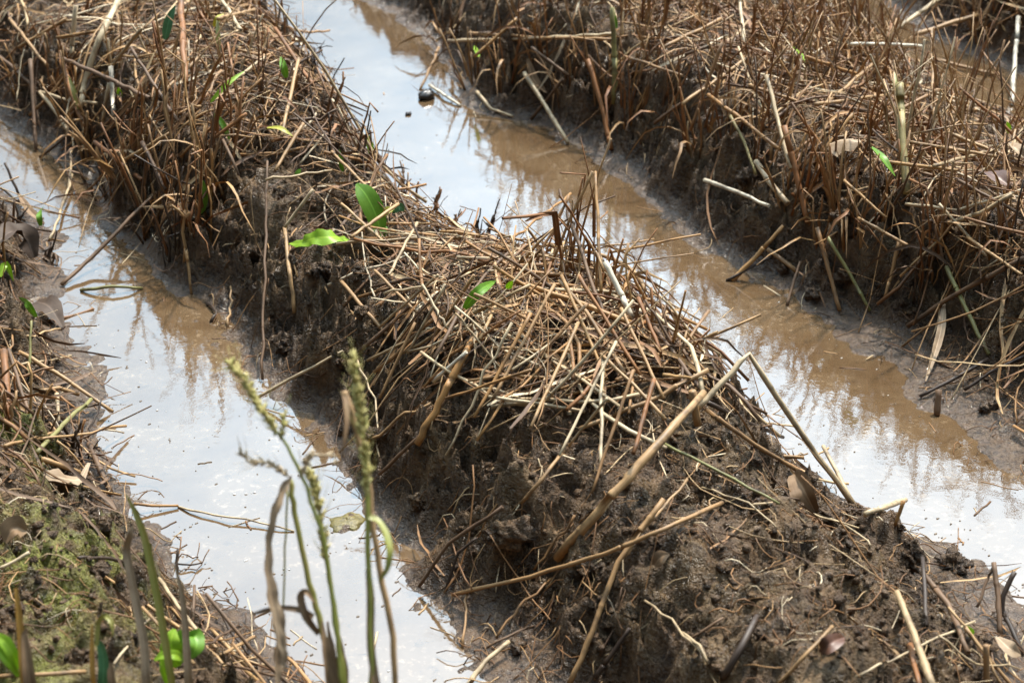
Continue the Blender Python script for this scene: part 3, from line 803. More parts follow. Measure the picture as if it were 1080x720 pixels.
T('tan', 5, 5, [(963,38,.05),(998,26,.06),(1032,16,.06)], None)
T('tan', 4, 4, [(983,32,.14),(985,124,.04)], 'straight tan stem standing before the farthest ditch')
T('white', 5, 5, [(1074,18,.10),(1067,112,.0)], 'bleached stem standing in the farthest ditch at right edge')
T('pale', 4, 4, [(780,-2,.10),(785,46,.06)], None)
T('olive', 8, 8, [(956,204,.02),(952,150,.08),(949,88,.13)], 'stout olive stem standing on the right ridge top')
T('tan', 4, 3.5, [(986,63,.012),(1018,71,.01),(1050,79,.004)], None)
T('pale', 5, 4, [(553,77,.06),(576,113,.03),(599,151,.003)], 'pale straw sliding from the right ridge into middle ditch')
T('rust', 5, 5, [(620,63,.11),(634,110,.07),(645,158,.004)], None)
T('pale', 3.5, 3.5, [(473,43,.05),(560,41,.07),(647,36,.08)], 'long pale straw lying level along far right ridge foot')
T('tan', 3.5, 3, [(495,35,.06),(570,40,.07),(646,42,.08)], None)
T('white', 3.5, 3, [(453,90,.004),(468,100,.004),(486,112,.001)], 'bleached straw resting on water beside the dark stone')
T('tan', 3, 3, [(443,95,.0),(452,74,.02),(463,50,.05)], None)
T('pale', 4, 3, [(503,97,.02),(518,115,.012),(541,123,.002)], None)
T('brown', 4, 3, [(560,126,.0),(578,104,.02),(594,83,.04)], None)
T('olive', 6, 5, [(648,110,.02),(648,60,.08),(646,8,.13)], 'upright olive stem on the far right ridge')
T('pale', 5, 5, [(1000,235,.05),(1034,225,.06),(1068,205,.06)], None)
T('pale', 3.5, 3, [(955,215,.05),(1010,222,.06),(1078,200,.06)], None)
for (a, b, m, w) in [((960,150),(1050,165),'tan',4),((1000,140),(1075,170),'tan',4),((930,170),(1010,180),'gold',4),((985,175),(1078,150),'pale',4),((1010,190),(1075,225),'brown',4),((860,110),(935,100),'tan',4),
                     ((900,120),(860,170),'gold',4),((930,60),(870,110),'tan',4),((980,100),(920,130),'tan',4),((850,60),(910,80),'gold',4),((700,50),(760,20),'tan',4),((660,60),(720,80),'tan',3.5),
                     ((690,130),(745,90),'brown',4),((720,110),(790,60),'tan',4),((500,60),(545,20),'gold',4),((560,50),(600,80),'brown',4),((905,230),(960,260),'tan',4),((1020,250),(1078,290),'tan',4),
                     ((990,215),(1040,270),'pale',3.5),((890,190),(935,230),'gold',3.5),((790,90),(850,110),'tan',4)]:
    T(m, w, w - .5, [(a[0], a[1], random.uniform(.05, .09)), ((a[0]+b[0])/2, (a[1]+b[1])/2, random.uniform(.05, .08)), (b[0], b[1], random.uniform(.03, .06))])
# far left of the central ridge
T('pale', 7, 6, [(126,-4,.08),(104,42,.09),(89,87,.07),(85,112,.05)], 'thick pale straw curving down the upper left thatch')
T('pale', 5, 5, [(80,6,.08),(75,62,.05)], None)
T('brown', 5, 4.5, [(67,62,.08),(112,82,.08),(158,104,.06)], 'brown stick jutting left from the upper left stubble')
T('pale', 4.5, 4, [(42,97,.06),(58,117,.05),(73,140,.03)], None)
T('pale', 3.5, 3, [(43,97,.06),(72,106,.06),(102,109,.05)], None)
T('brown', 3.5, 3, [(42,166,.004),(60,152,.02),(78,137,.03)], None)
T('brown', 5, 4, [(32,63,.08),(35,110,.05),(38,158,.004)], None)
T('white', 5, 4, [(117,70,.09),(120,128,.05)], None)
T('pale', 3, 2.5, [(78,138,.03),(75,170,.02),(73,202,.001)], None)
T('rust', 7, 6, [(190,-4,.12),(193,45,.09),(196,88,.06)], 'thick rusty stem standing tall in the upper left stubble')
T('brown', 4, 3.5, [(188,128,.04),(160,86,.08),(138,50,.11)], None)
T('tan', 4, 4, [(127,240,.004),(145,222,.03),(164,203,.04)], None)
T('pale', 4, 3.5, [(233,-2,.08),(254,32,.06)], None)
T('tan', 4, 4, [(315,62,.07),(306,104,.05),(297,144,.04)], None)
T('rust', 6, 5, [(65,64,.09),(78,105,.06),(90,135,.04)], None)
T('pale', 4, 4, [(115,88,.07),(108,130,.04)], None)
for (a, b, m, w) in [((20,50),(70,20),'tan',4),((60,40),(120,30),'gold',4),((150,30),(110,80),'pale',4),((100,150),(150,190),'rust',5),((150,150),(175,200),'brown',5),((130,170),(180,140),'tan',4),((210,60),(170,100),'tan',4),
                     ((240,90),(280,60),'pale',3.5),((260,120),(220,150),'rust',4),((320,130),(290,180),'tan',4),((350,160),(390,200),'tan',3.5),((330,200),(300,240),'pale',3.5),((280,190),(350,180),'pale',3),
                     ((0,60),(40,95),'brown',4),((10,20),(50,70),'tan',4),((230,20),(270,10),'tan',4),((290,30),(330,90),'rust',4),((420,215),(370,250),'tan',4),((440,235),(410,290),'pale',3.5),((360,215),(410,260),'tan',3.5)]:
    T(m, w, w - .5, [(a[0], a[1], random.uniform(.05, .09)), ((a[0]+b[0])/2, (a[1]+b[1])/2, random.uniform(.05, .08)), (b[0], b[1], random.uniform(.03, .06))])

# ------------------------------------------------------------------ stubble tufts: stems rooted together
TUFT_SPOTS = []
def ok_spot(p, dmin):
    return all((p - q).length > dmin for q in TUFT_SPOTS)
def bend_stem(root, d, Lh, r, kink, curve):
    d = d.normalized(); side = Vector((random.gauss(0, 1), random.gauss(0, 1), 0)); side = side.normalized()
    n = 5; P = [root - d * .012]; curve *= 1.3
    for i in range(1, n + 1):
        t = i / n
        P.append(root + d * (Lh * t) + side * (curve * Lh * t * t) + Vector((random.gauss(0, .0012), random.gauss(0, .0012), 0)))
    if kink:
        k = random.randint(2, 4); piv = P[k]; ax = d.cross(side).normalized(); an = random.uniform(.6, 2.2) * random.choice((1, -1))
        from mathutils import Matrix
        M = Matrix.Rotation(an, 3, ax)
        P = P[:k + 1] + [piv + M @ (q - piv) for q in P[k + 1:]]
        for i in range(1, len(P)):
            z = surf(P[i].x, P[i].y) + .003
            if P[i].z < z: P[i].z = z
    return P
TUFT_TONES = [('rust', ['rust', 'rust', 'gold', 'tan', 'tan']), ('brown', ['brown', 'rust', 'brown', 'gold', 'tan']), ('tan', ['tan', 'gold', 'tan', 'pale', 'rust']), ('dark', ['dark', 'brown', 'dark', 'rust'])]
def tuft(p, n, hgt, tone, lean, spread=.23, nblade=3, rmm=(1.0, 2.7), kinkp=.3):
    root = empty('stubble_tuft', p)
    tw, mats = TUFT_TONES[tone]
    hi = 0; rad = .009 + .0011 * n; hgt *= 1.12
    for i in range(n):
        a = random.uniform(0, 6.283); q = rad * math.sqrt(random.random())
        x, y = p.x + math.cos(a) * q, p.y + math.sin(a) * q
        b = Vector((x, y, surf(x, y)))
        d = Vector((lean[0] + math.cos(a) * spread * random.uniform(.1, 1.2) + random.gauss(0, .12), lean[1] + math.sin(a) * spread * random.uniform(.1, 1.2) + random.gauss(0, .12), 1))
        Lh = hgt * random.choice((random.uniform(.35, .7), random.uniform(.7, 1.15))); r = random.uniform(*rmm) * .001
        P = bend_stem(b, d, Lh, r, random.random() < kinkp, random.gauss(0, .12))
        mb = MB(); m = S[random.choice(mats)]
        rr = [r * 1.25] + [r * (1.12 - .3 * j / 5) for j in range(1, 6)]
        mb.tube(P, rr, 6, m, True, random.uniform(.55, 1))
        if random.random() < .5:                       # a sheath peeling off the stem
            j = random.randint(1, 3); w = r * random.uniform(2.2, 3.6)
            e = P[j] + (P[j + 1] - P[j]) * .9 + Vector((random.gauss(0, .010), random.gauss(0, .010), -.004))
            mb.blade([P[j - 1], P[j], P[j].lerp(e, .5) + Vector((0, 0, .002)), e], [w, w, w * .8, w * .25], Vector((random.gauss(0, 1), random.gauss(0, 1), .3)), m, .5, random.gauss(0, .6), across=2)
        mb.build('stem', root, p)
        hi = max(hi, max(q.z for q in P) - p.z)
    for i in range(nblade):
        a = random.uniform(0, 6.283); Lb = hgt * random.uniform(.5, 1.1)
        q0 = Vector((p.x + math.cos(a) * rad * .5, p.y + math.sin(a) * rad * .5, 0)); q0.z = surf(q0.x, q0.y) + random.uniform(.005, .03)
        hd = Vector((math.cos(a) + lean[0], math.sin(a) + lean[1], 0)); P = []
        rise = random.uniform(.3, 1.2); 
        for j in range(7):
            t = j / 6
            pt = q0 + hd * (Lb * .75 * t) + Vector((0, 0, Lb * rise * (t - 1.15 * t * t))) + Vector((random.gauss(0, .003), random.gauss(0, .003), 0))
            pt.z = max(pt.z, surf(pt.x, pt.y) + .003); P.append(pt)
        w = random.uniform(.002, .0055)
        mb = MB(); mb.blade(P, [w * .7, w, w, w, w * .85, w * .6, w * .15], Vector((-hd.y * .4, hd.x * .4, 1)), S[random.choice(mats + ['tan'])], .5, random.gauss(0, 1.6), across=2, wave=.1)
        mb.build('dry_blade', root, p)
    hw = 'tall' if hi > .15 else ('short' if hi < .075 else 'mid height')
    lx = lean[0]
    lw = 'leaning left' if lx < -.22 else ('leaning right' if lx > .22 else 'upright')
    later(root, f'{hw} {lw} {tw} stubble tuft, {place_words(p)}', 'stubble', 'stubble tufts on the ridges', p)
    TUFT_SPOTS.append(p)
def spot(px, py): return G(px, py, 0.0, HS)
# central ridge, upper left
for (x, y, n, h, t, lx) in [(20,92,7,.075,1,-.1),(55,108,8,.085,1,.0),(95,148,9,.10,0,-.05),(128,200,12,.17,0,-.2),(163,238,13,.18,1,-.1),(185,258,11,.16,3,.0),(205,262,9,.15,0,.0),(108,210,7,.09,3,-.3),(150,165,9,.13,0,.1),(195,130,12,.19,0,.05),(225,215,10,.15,1,.05),
                            (215,175,10,.14,0,.0),(250,150,9,.13,0,.15),(285,125,8,.13,1,.1),(238,95,8,.13,2,.0),(310,110,8,.13,1,.2),(335,140,7,.10,3,.25),(170,75,7,.13,2,-.1),(120,80,7,.12,2,.2),(60,60,6,.10,0,-.2),
                            (20,45,6,.09,1,.1),(270,70,7,.13,0,.1),(300,60,7,.14,1,.15),(225,40,7,.14,0,.0),(140,35,6,.12,2,.1),(90,25,6,.12,0,.0),(330,90,6,.09,3,.2),(185,200,8,.12,0,.0),(80,125,7,.12,0,-.1)]:
    tuft(spot(x, y), n, h, t, (lx + random.gauss(0, .08), random.gauss(0, .1)), nblade=3)
# the right edge of the central ridge, seen against the water
for (x, y, n, h, t, lx) in [(352,160,6,.07,3,.2),(378,180,6,.08,3,.2),(400,198,6,.07,3,.1),(425,215,6,.06,1,.15),(450,232,6,.06,3,.2),(478,250,6,.06,1,.1),(505,262,7,.07,3,.05),(530,278,6,.06,1,.2)]:
    tuft(spot(x, y), n, h, t, (lx, .1), nblade=2)
# in and behind the straw pile
for (x, y, n, h, t, lx) in [(590,318,9,.17,0,.05),(618,325,9,.19,0,.0),(645,345,9,.11,2,.1),(672,368,8,.10,0,.1),(700,395,7,.09,1,.15),(728,420,7,.08,1,.1),(560,300,8,.10,2,-.05)]:
    tuft(spot(x, y), n, h, t, (lx, .05), nblade=4, kinkp=.5)
# right ridge: the row along the ditch, then the top
for (x, y, n, h, t, lx) in [(470,62,8,.13,1,-.2),(500,100,9,.13,1,-.1),(535,95,8,.14,0,.0),(570,70,8,.15,0,.0),(600,105,9,.13,1,.0),(640,110,9,.15,0,.1),(662,145,10,.16,0,.0),(700,135,10,.15,1,.0),(735,165,9,.14,0,-.1),(768,150,9,.16,0,.1),
                            (800,185,9,.13,1,.1),(835,225,10,.15,0,.0),(868,262,10,.15,0,-.05),(905,262,8,.14,0,.1),(930,225,9,.15,1,.0),(952,200,10,.18,2,.0),(985,265,9,.14,0,.1),(1015,300,9,.13,1,.0),(1050,275,8,.13,0,.1),(1075,310,8,.12,3,.1),(975,300,7,.12,1,-.1),(885,225,8,.14,0,.0)]:
    tuft(spot(x, y - 12), n + 2, h, t, (lx + random.gauss(0, .08), abs(random.gauss(0, .12))), nblade=3, rmm=(.9, 2.4), spread=.26)
for (x, y) in [(850,42),(872,58),(893,72),(912,86),(930,92),(890,34),(915,52),(936,64),(838,20),(880,60),(905,78),(928,98),(852,28),(922,70),(900,52)]:
    tuft(spot(x, y), 10, random.uniform(.13, .19), random.choice((0, 0, 1, 2)), (random.gauss(0, .15), random.gauss(0, .1)), nblade=4, rmm=(.9, 2.2))
cnt = 0
for _ in range(900):
    x = random.uniform(450, 1120); y = random.uniform(-50, 215)
    p = G(x, y, 0.0, HS); k, a, b = ridge_of(p.x, p.y)
    if (k == 2 and a > .14 and (b > .09 if x < 930 else b > .20) or k == 3 and x > 1010 and random.random() < .5) and ok_spot(p, .062):
        tuft(p, random.randint(8, 12), random.uniform(.10, .20), random.choice((0, 0, 1, 2, 0)), (random.gauss(0, .18), random.gauss(0, .12)), nblade=4, rmm=(.8, 2.1)); cnt += 1
        if cnt >= 62: break
# the far end of the ridges, behind the picture's top edge, mirrored in the water
cnt = 0
for _ in range(400):
    x = random.uniform(-60, 420); y = random.uniform(-60, 30)
    p = G(x, y, 0.0, HS); k, a, b = ridge_of(p.x, p.y)
    if k == 1 and a > .04 and b > .04 and ok_spot(p, .07):
        tuft(p, 7, random.uniform(.10, .15), random.choice((0, 1, 2)), (random.gauss(0, .16), random.gauss(0, .1))); cnt += 1
        if cnt >= 16: break
# left ridge
for (x, y, n, h, t, lx) in [(6,445,7,.09,0,.0),(34,452,7,.09,1,.1),(12,238,6,.06,3,.2),(45,275,5,.05,3,.3),(85,480,6,.05,3,.2),(4,285,5,.07,1,.0)]:
    tuft(spot(x, y), n, h, t, (lx, .0), nblade=2)

# ------------------------------------------------------------------ litter: thousands of lying straws, thatch over the crests
def in_poly(x, y, poly):
    c = False; j = len(poly) - 1
    for i in range(len(poly)):
        xi, yi = poly[i]; xj, yj = poly[j]
        if (yi > y) != (yj > y) and x < (xj - xi) * (y - yi) / (yj - yi) + xi: c = not c
        j = i
    return c
BARE1 = [(195,225),(245,205),(300,215),(345,262),(378,300),(395,350),(415,430),(440,515),(400,540),(340,470),(270,400),(215,320)]
PILE = [(425,275),(480,245),(560,250),(640,270),(690,330),(745,395),(772,432),(720,444),(670,458),(620,466),(560,466),(505,455),(462,425),(428,370),(408,320)]
THATCH = [(-60,-60),(330,-60),(345,120),(470,215),(520,270),(420,300),(340,230),(250,190),(190,235),(90,190),(40,130),(-60,60)]
def density(p):
    k, a, b = ridge_of(p.x, p.y); x, y, w = proj(p)
    if k == 1:
        if in_poly(x, y, BARE1): return .05, .004
        if in_poly(x, y, PILE) and 520 < x < 670 and y < 365: return .60, .055
        if in_poly(x, y, PILE): return .52, .050
        if in_poly(x, y, BARE1): return .06, .004
        if in_poly(x, y, THATCH): return .36, .045
        if y > 440: return (.06 if y < 540 else .022), .005
        return (.04 if a < .13 else .25), .02
    if k == 2:
        if b < .16 and x > 930: return .12, .01
        if a > .14: return .38, .045
        if a < .09: return .03, .003
        return .20, .012
    if k == 3: return .6, .04
    if k == 0:
        if 330 < y < 490: return .13, .015
        if y >= 490: return (.22 if a < .10 and y > 600 else .010), .008
        return .14, .010
    return 0, 0
def lie(p, L_, th, layer, conform):
    dx, dy = math.cos(th) * L_ / 2, math.sin(th) * L_ / 2
    n = 6; hs = []
    for i in range(n + 1):
        t = i / n * 2 - 1
        x, y = p.x + dx * t, p.y + dy * t
        hs.append((x, y, max(hz(x, y, HS), -.004)))
    h0, h1 = hs[0][2], hs[-1][2]
    lift = max(h - (h0 + (h1 - h0) * i / n) for i, (_, _, h) in enumerate(hs))
    lift = max(0, lift - .006)
    # stiff stalks bridge the dips but follow a bank down
    ti = (random.random() - .5) * .02
    return [Vector((x, y, (h0 + (h1 - h0) * i / n + lift) * (1 - conform) + h * conform + layer + ti * (i / n - .5))) for i, (x, y, h) in enumerate(hs)]
LIT = MB(); SINGLE = []
tries = 0; made = 0
while made < 4600 and tries < 60000:
    tries += 1
    if random.random() < .8:
        x = random.uniform(-90, 1170); y = random.uniform(-70, 760); p = plane_pt(x, y, .10)
    else:
        p = Vector((random.uniform(-1.3, 1.5), random.uniform(1.0, 4.6), 0))
    d, pile = density(p)
    px, py, w = proj(p)
    if random.random() > d * (.55 + .45 * min(1, (w / 2.4) ** 2 / 2)): continue
    kind = random.random()
    if d < .1: kind = min(kind, .6)
    pr = pile > .06
    L_ = random.uniform(.05, .16) if kind < .7 else random.uniform(.12, .26)
    r = random.choice((random.uniform(.0005, .0010), random.uniform(.0005, .0010), random.uniform(.0010, .0019), random.uniform(.0010, .0019), random.uniform(.0017, .0028)))
    if d < .1: r = min(r, random.uniform(.0005, .0013))
    if pr: th = random.gauss(.95, .6) if random.random() < .42 else random.uniform(0, 3.14)        # falls down the near face
    else: th = random.uniform(0, 3.14159)
    layer = pile * random.random() ** .8 + .0015
    if any(hz(p.x + sg * math.cos(th) * L_ / 2, p.y + sg * math.sin(th) * L_ / 2) < 0 for sg in (1, -1)) and random.random() < .8: continue
    P = lie(p, L_, th, layer, random.uniform(.15, .6) if not pr else random.uniform(.1, .35))
    if random.random() < .22:                                           # a broken stalk with a raised end
        k = random.randint(2, 4); up = random.uniform(.15, .9)
        for i in range(k, 7): P[i].z += up * (P[i] - P[k]).length
    c = random.gauss(0, .09) * L_
    sd_ = Vector((-math.sin(th), math.cos(th), 0))
    for i in range(7): P[i] += sd_ * (c * (1 - ((i - 3) / 3) ** 2)) + Vector((random.gauss(0, .0008), random.gauss(0, .0008), random.gauss(0, .0008)))
    made += 1
    a, b = proj(P[0]), proj(P[-1])
    vis = 0 < px < 1080 and 0 < py < 720
    score = math.hypot(a[0] - b[0], a[1] - b[1]) * r / w * (.25 + layer / .06) if vis else 0
    if vis and kind >= .34: SINGLE.append((score, P, r))
    elif kind < .34:                                                    # flat ribbon of dry leaf sheath
        ww = min(r * random.uniform(2.2, 4.2), .0055)
        LIT.blade(P, [ww * .5, ww, ww, ww, ww, ww * .8, ww * .2], Vector((random.gauss(0, .6), random.gauss(0, .6), 1)), S['brown'] if ridge_of(p.x, p.y)[0] == 0 else S['litter'], .4, random.gauss(0, 1.2), across=2, wave=.15)
    else:
        LIT.tube(P, [r * 1.1] * 3 + [r] * 2 + [r * .85] * 2, 5, S['litter'], squash=random.uniform(.38, .95))
SINGLE.sort(key=lambda t: -t[0])
room = 296 - N_STALK
for i, (s_, P, r) in enumerate(SINGLE):
    if i < room:
        q = random.random() if ridge_of(P[3].x, P[3].y)[0] != 0 else random.uniform(.5, 1.3); mk = 'dark' if q > 1 else 'pale' if q < .32 else 'tan' if q < .62 else 'gold' if q < .72 else 'rust' if q < .85 else 'brown'
        mb = MB(); mb.tube(P, [r * 1.1] * 3 + [r] * 2 + [r * .85] * 2, 6, S[mk], True, random.uniform(.6, 1))
        o = mb.build('straw_stalk', None, P[3])
        later(o, f'{MATWORD[mk]} straw strewn on {place_words(P[3])}', 'straw', 'single straw stalks', P[3])
    else:
        LIT.tube(P, [r * 1.1] * 3 + [r] * 2 + [r * .85] * 2, 5, S['litter'], squash=random.uniform(.38, .95))
# thin curly rootlets and threads between the straws
made = 0
while made < 3600:
    p = plane_pt(random.uniform(-60, 1140), random.uniform(-60, 740), .09)
    d, pile = density(p)
    if random.random() > max(d, .16) * (1 if d > 0 else 0): continue
    th = random.uniform(0, 6.283); q = p.copy(); P = []; cv = random.gauss(0, .35); L_ = random.uniform(.025, .07); z0 = pile * random.random() + .002
    for i in range(7):
        P.append(Vector((q.x, q.y, max(hz(q.x, q.y, HS), 0) + z0 + .006 * math.sin(i * 1.1 + th)))); th += cv + random.gauss(0, .15); q += Vector((math.cos(th), math.sin(th), 0)) * (L_ / 6)
    r = random.uniform(.00035, .0008)
    LIT.tube(P, [r] * 7, 4, S['litter']); made += 1
# bits of straw afloat, most of them caught along the shores
made = 0
while made < 70:
    p = plane_pt(random.uniform(0, 1090), random.uniform(0, 725)); k, a, b = ridge_of(p.x, p.y)
    if k >= 0 or hz(p.x, p.y) > 0: continue
    u, v = uv_of(p.x, p.y); dist = min(abs(u - float(edge_u(q, np.array(v)))) for q in 'ABCDEF')
    if random.random() > math.exp(-dist / .022) + .04: continue
    th = random.uniform(0, 3.14); L_ = random.uniform(.012, .05); r = random.uniform(.0005, .0013)
    P = [p + Vector((math.cos(th), math.sin(th), 0)) * (L_ * (i / 4 - .5)) + Vector((random.gauss(0, .0006), random.gauss(0, .0006), .0004)) for i in range(5)]
    LIT.tube(P, [r] * 5, 5, S['litter'], squash=.6); made += 1
lit = LIT.build('straw_litter'); lit['kind'] = 'stuff'

# ------------------------------------------------------------------ crumbs and clods of mud
CR = MB(); made = 0
while made < 5000:
    p = plane_pt(random.uniform(-60, 1140), random.uniform(-40, 750), .08)
    k, a, b = ridge_of(p.x, p.y)
    if k < 0 or min(a, b) < .02: continue
    z = hz(p.x, p.y)
    if z < .022: continue
    r = .0016 + .0045 * random.random() ** 3
    CR.blob((p.x, p.y, z + r * .25), (r * random.uniform(.7, 1.3), r * random.uniform(.7, 1.3), r * random.uniform(.55, .95)), CLOD, 6, .3, made); made += 1
cr = CR.build('mud_crumbs'); cr['kind'] = 'stuff'
def clod(px, py, wpx, words=None, dz=.35):
    p = G(px, py, 0.0); w = depth_of(p); r = wpx * w / FPX / 2
    me_seed = random.random() * 50
    mb = MB(); n, m = 26, 16; o = 0; k = mb.mat(CLOD)
    c = p + Vector((0, 0, r * dz)); st = (random.uniform(.8, 1.25), random.uniform(.8, 1.2), random.uniform(.6, .85))
    th = np.pi * np.arange(m + 1) / m; ph = 2 * np.pi * np.arange(n) / n
    X = np.sin(th)[:, None] * np.cos(ph)[None, :]; Y = np.sin(th)[:, None] * np.sin(ph)[None, :]; Z = np.repeat(np.cos(th)[:, None], n, 1)
    q = 1 + (fbm(X * 1.6 + Z * 1.1 + me_seed, Y * 1.6 - Z * .9 + me_seed, 90, 4, .6) - .5) * 1.5 - (worley(X * 2.2 + Z + me_seed, Y * 2.2 + Z * .7, 95) - .4) * .7 + (fbm(X * 6 + Z * 4, Y * 6 - Z * 4 + me_seed, 97, 3, .6) - .5) * .5
    for i in range(m + 1):
        for j in range(n):
            mb.v.append(c + Vector((X[i, j] * q[i, j] * r * st[0], Y[i, j] * q[i, j] * r * st[1], Z[i, j] * q[i, j] * r * st[2])))
    for i in range(m):
        for j in range(n):
            j2 = (j + 1) % n
            mb.f.append((i * n + j, (i + 1) * n + j, (i + 1) * n + j2, i * n + j2)); mb.mi.append(k); mb.uv += [(0, 0)] * 4
    ob = mb.build('mud_clod', None, p)
    sz = 'large' if wpx > 30 else ('small' if wpx < 15 else 'lumpy')
    later(ob, words or f'{sz} mud clod on {place_words(p)}', 'mud clod', 'mud clods', p)
clod(538, 560, 46, 'largest rounded mud clod overhanging the dark hollow on near bank', -.1)
clod(1003, 598, 30, 'dark clod alone on the flat wet mud by the lower right water')
clod(958, 590, 34, 'dark broken clod at the near ridge edge beside the lone clod'); clod(900, 545, 26); clod(872, 545, 22)
for _ in range(64):
    px, py = random.choice([(random.uniform(420, 960), random.uniform(500, 715)), (random.uniform(230, 400), random.uniform(260, 500)), (random.uniform(700, 1075), random.uniform(180, 480)), (random.uniform(0, 230), random.uniform(500, 715)), (random.uniform(610, 900), random.uniform(160, 330))])
    p = G(px, py); k, a, b = ridge_of(p.x, p.y)
    if k < 0 or p.z < .008: continue
    clod(px, py, random.uniform(8, 22), None, .15)

# ------------------------------------------------------------------ bits in and on the water
def on_water(px, py): return plane_pt(px, py, 0)
p = on_water(450, 104); mb = MB(); mb.blob(p + Vector((0, 0, .006)), (.017, .014, .011), STONE, 18, .16, 3); tag(mb.build('stone', None, p), 'dark wet round stone sitting in the far middle ditch', 'stone')
p = on_water(431, 121); mb = MB(); mb.blob(p + Vector((0, 0, .001)), (.008, .006, .004), STONE, 9, .3, 5); tag(mb.build('stone', None, p), 'tiny dark pebble just breaking the water below the round stone', 'stone')
p = on_water(366, 551); mb = MB(); k = mb.mat(ALGAE)
for i in range(9):
    for j in range(24):
        a = 2 * math.pi * j / 24; rr = (i / 8) * (.019 + .004 * math.sin(2 * a + 1) + .002 * math.sin(5 * a) + random.gauss(0, .0012))
        mb.v.append(p + Vector((math.cos(a) * rr, math.sin(a) * rr * 1.25, .005 * (1 - (i / 8) ** 2) + random.gauss(0, .0008) - .003 * (i == 8))))
for i in range(8):
    for j in range(24):
        j2 = (j + 1) % 24; mb.f.append((i * 24 + j, (i + 1) * 24 + j, (i + 1) * 24 + j2, i * 24 + j2)); mb.mi.append(k); mb.uv += [(0, 0)] * 4
tag(mb.build('algae_mat', None, p), 'olive green algae mat afloat near the left ditch shore', 'algae')
DB = MB(); made = 0
while made < 420:
    x, y = random.uniform(-20, 1100), random.uniform(0, 725); p = on_water(x, y); k, a, b = ridge_of(p.x, p.y)
    if k >= 0 or hz(p.x, p.y) > -.002: continue
    u, v = uv_of(p.x, p.y)
    e = [float(edge_u(q, np.array(v))) for q in 'ABCDEF']; dist = min(abs(u - q) for q in e)
    if random.random() > math.exp(-dist / .035) + .06: continue
    r = random.uniform(.0004, .0014)
    DB.blob(p + Vector((0, 0, .0003)), (r * random.uniform(.6, 2.2), r, .0006), DEB if random.random() < .93 else FOAM, 6, .3, made); made += 1
for (x, y) in [(172,432),(176,462),(150,380),(205,585),(228,610),(255,560),(300,600),(262,520),(430,520),(905,455),(880,470),(850,440),(930,480),(700,260),(730,300),(640,230),(560,190)]:
    p = on_water(x, y)
    for i in range(random.choice((0, 1, 2, 3, 5))):
        q = p + Vector((random.gauss(0, .006), random.gauss(0, .004), .0003)); r = .0005 + .0017 * random.random() ** 2
        DB.blob(q, (r, r, r * .5), FOAM, 7, .08, i)
db = DB.build('floating_flecks'); db['kind'] = 'stuff'

# ------------------------------------------------------------------ dead leaves
def leaf_thing(name, mat, pts, wid, nrm, label, cat='leaf', fold=.25, twist=0, wave=.0, across=8, group=None, thick=.0006):
    P = densify(pts, 4, .0)
    # smooth the midrib
    for _ in range(2): P = [P[0]] + [(P[i - 1] + P[i] * 2 + P[i + 1]) / 4 for i in range(1, len(P) - 1)] + [P[-1]]
    m = len(P)
    W = [np.interp(i / (m - 1), np.linspace(0, 1, len(wid)), wid) for i in range(m)]
    mb = MB(); mb.blade(P, W, nrm, mat, fold, twist, thick, across, wave)
    o = mb.build(name, None, P[0]); tag(o, label, cat, group); return o
g = lambda x, y, o: G(x, y, o, HS)
leaf_thing('dead_leaf', L['deadwet'], [g(-6,258,.035), g(12,243,.05), g(28,249,.045), g(36,272,.025)], [.015,.030,.040,.034,.012], (0,-.4,.9), 'big wet brown dead leaf arching over a black hollow', fold=.35, wave=.12)
leaf_thing('dead_leaf', L['deadwet'], [g(38,318,.015), g(52,322,.022), g(66,345,.004)], [.015,.034,.038,.022,.008], (.3,-.5,.8), 'dark wet dead leaf hanging to the upper left water', fold=.2, wave=.1)
leaf_thing('dead_leaf', L['dead'], [g(838,500,.012), g(848,516,.022), g(860,540,.010)], [.012,.028,.030,.010], (-.6,-.4,.6), 'dark curled dead leaf at near end of central ridge', fold=.6, wave=.1)
leaf_thing('dead_leaf', L['deadpale'], [g(875,152,.05), g(890,146,.07), g(906,150,.06)], [.015,.05,.05,.02], (0,-.2,1), 'pale curled dead leaf among the right ridge stubble', fold=-.5, wave=.1)
leaf_thing('dead_leaf', L['deadred'], [g(1040,182,.05), g(1050,186,.06), g(1064,196,.05)], [.008,.03,.03,.006], (.2,-.6,.8), 'reddish brown dead leaf on the right ridge top', fold=.4)
leaf_thing('dead_leaf', L['deadred'], [g(866,688,.008), g(876,678,.022), g(890,672,.010)], [.004,.016,.015,.003], (.1,-.5,.9), 'small reddish dead leaf curled on bare mud', fold=.6, wave=.15)
leaf_thing('dead_leaf', L['dead'], [g(6,572,.004), g(14,556,.018), g(28,560,.010)], [.006,.022,.024,.004], (-.2,-.6,.7), 'folded brown dead leaf on the mossy near left mound', fold=.7)
leaf_thing('dead_leaf', L['deadpale'], [g(46,500,.012), g(64,504,.018), g(84,508,.012), g(94,488,.02)], [.008,.026,.026,.01,.004], (0,-.4,1), 'flat tan dead leaf between left litter and mossy mound', fold=.1, wave=.1)
leaf_thing('dead_leaf', L['deadpale'], [g(1052,672,.012), g(1064,684,.02), g(1076,690,.014)], [.005,.016,.016,.004], (.1,-.6,.8), 'greyish dead leaf by the forked root, lower right', fold=.4)
leaf_thing('dead_leaf', L['dead'], [g(690,596,.006), g(696,588,.012), g(706,584,.008)], [.004,.016,.014,.002], (.1,-.5,.9), 'tiny brown dead leaf on mud beside the forked tan stalk', fold=.4)
leaf_thing('dead_leaf', L['dead'], [g(20,205,.012), g(30,222,.025), g(46,236,.02)], [.004,.012,.012,.002], (.1,-.5,.9), 'narrow brown dead leaf on the upper left shore', fold=.5)
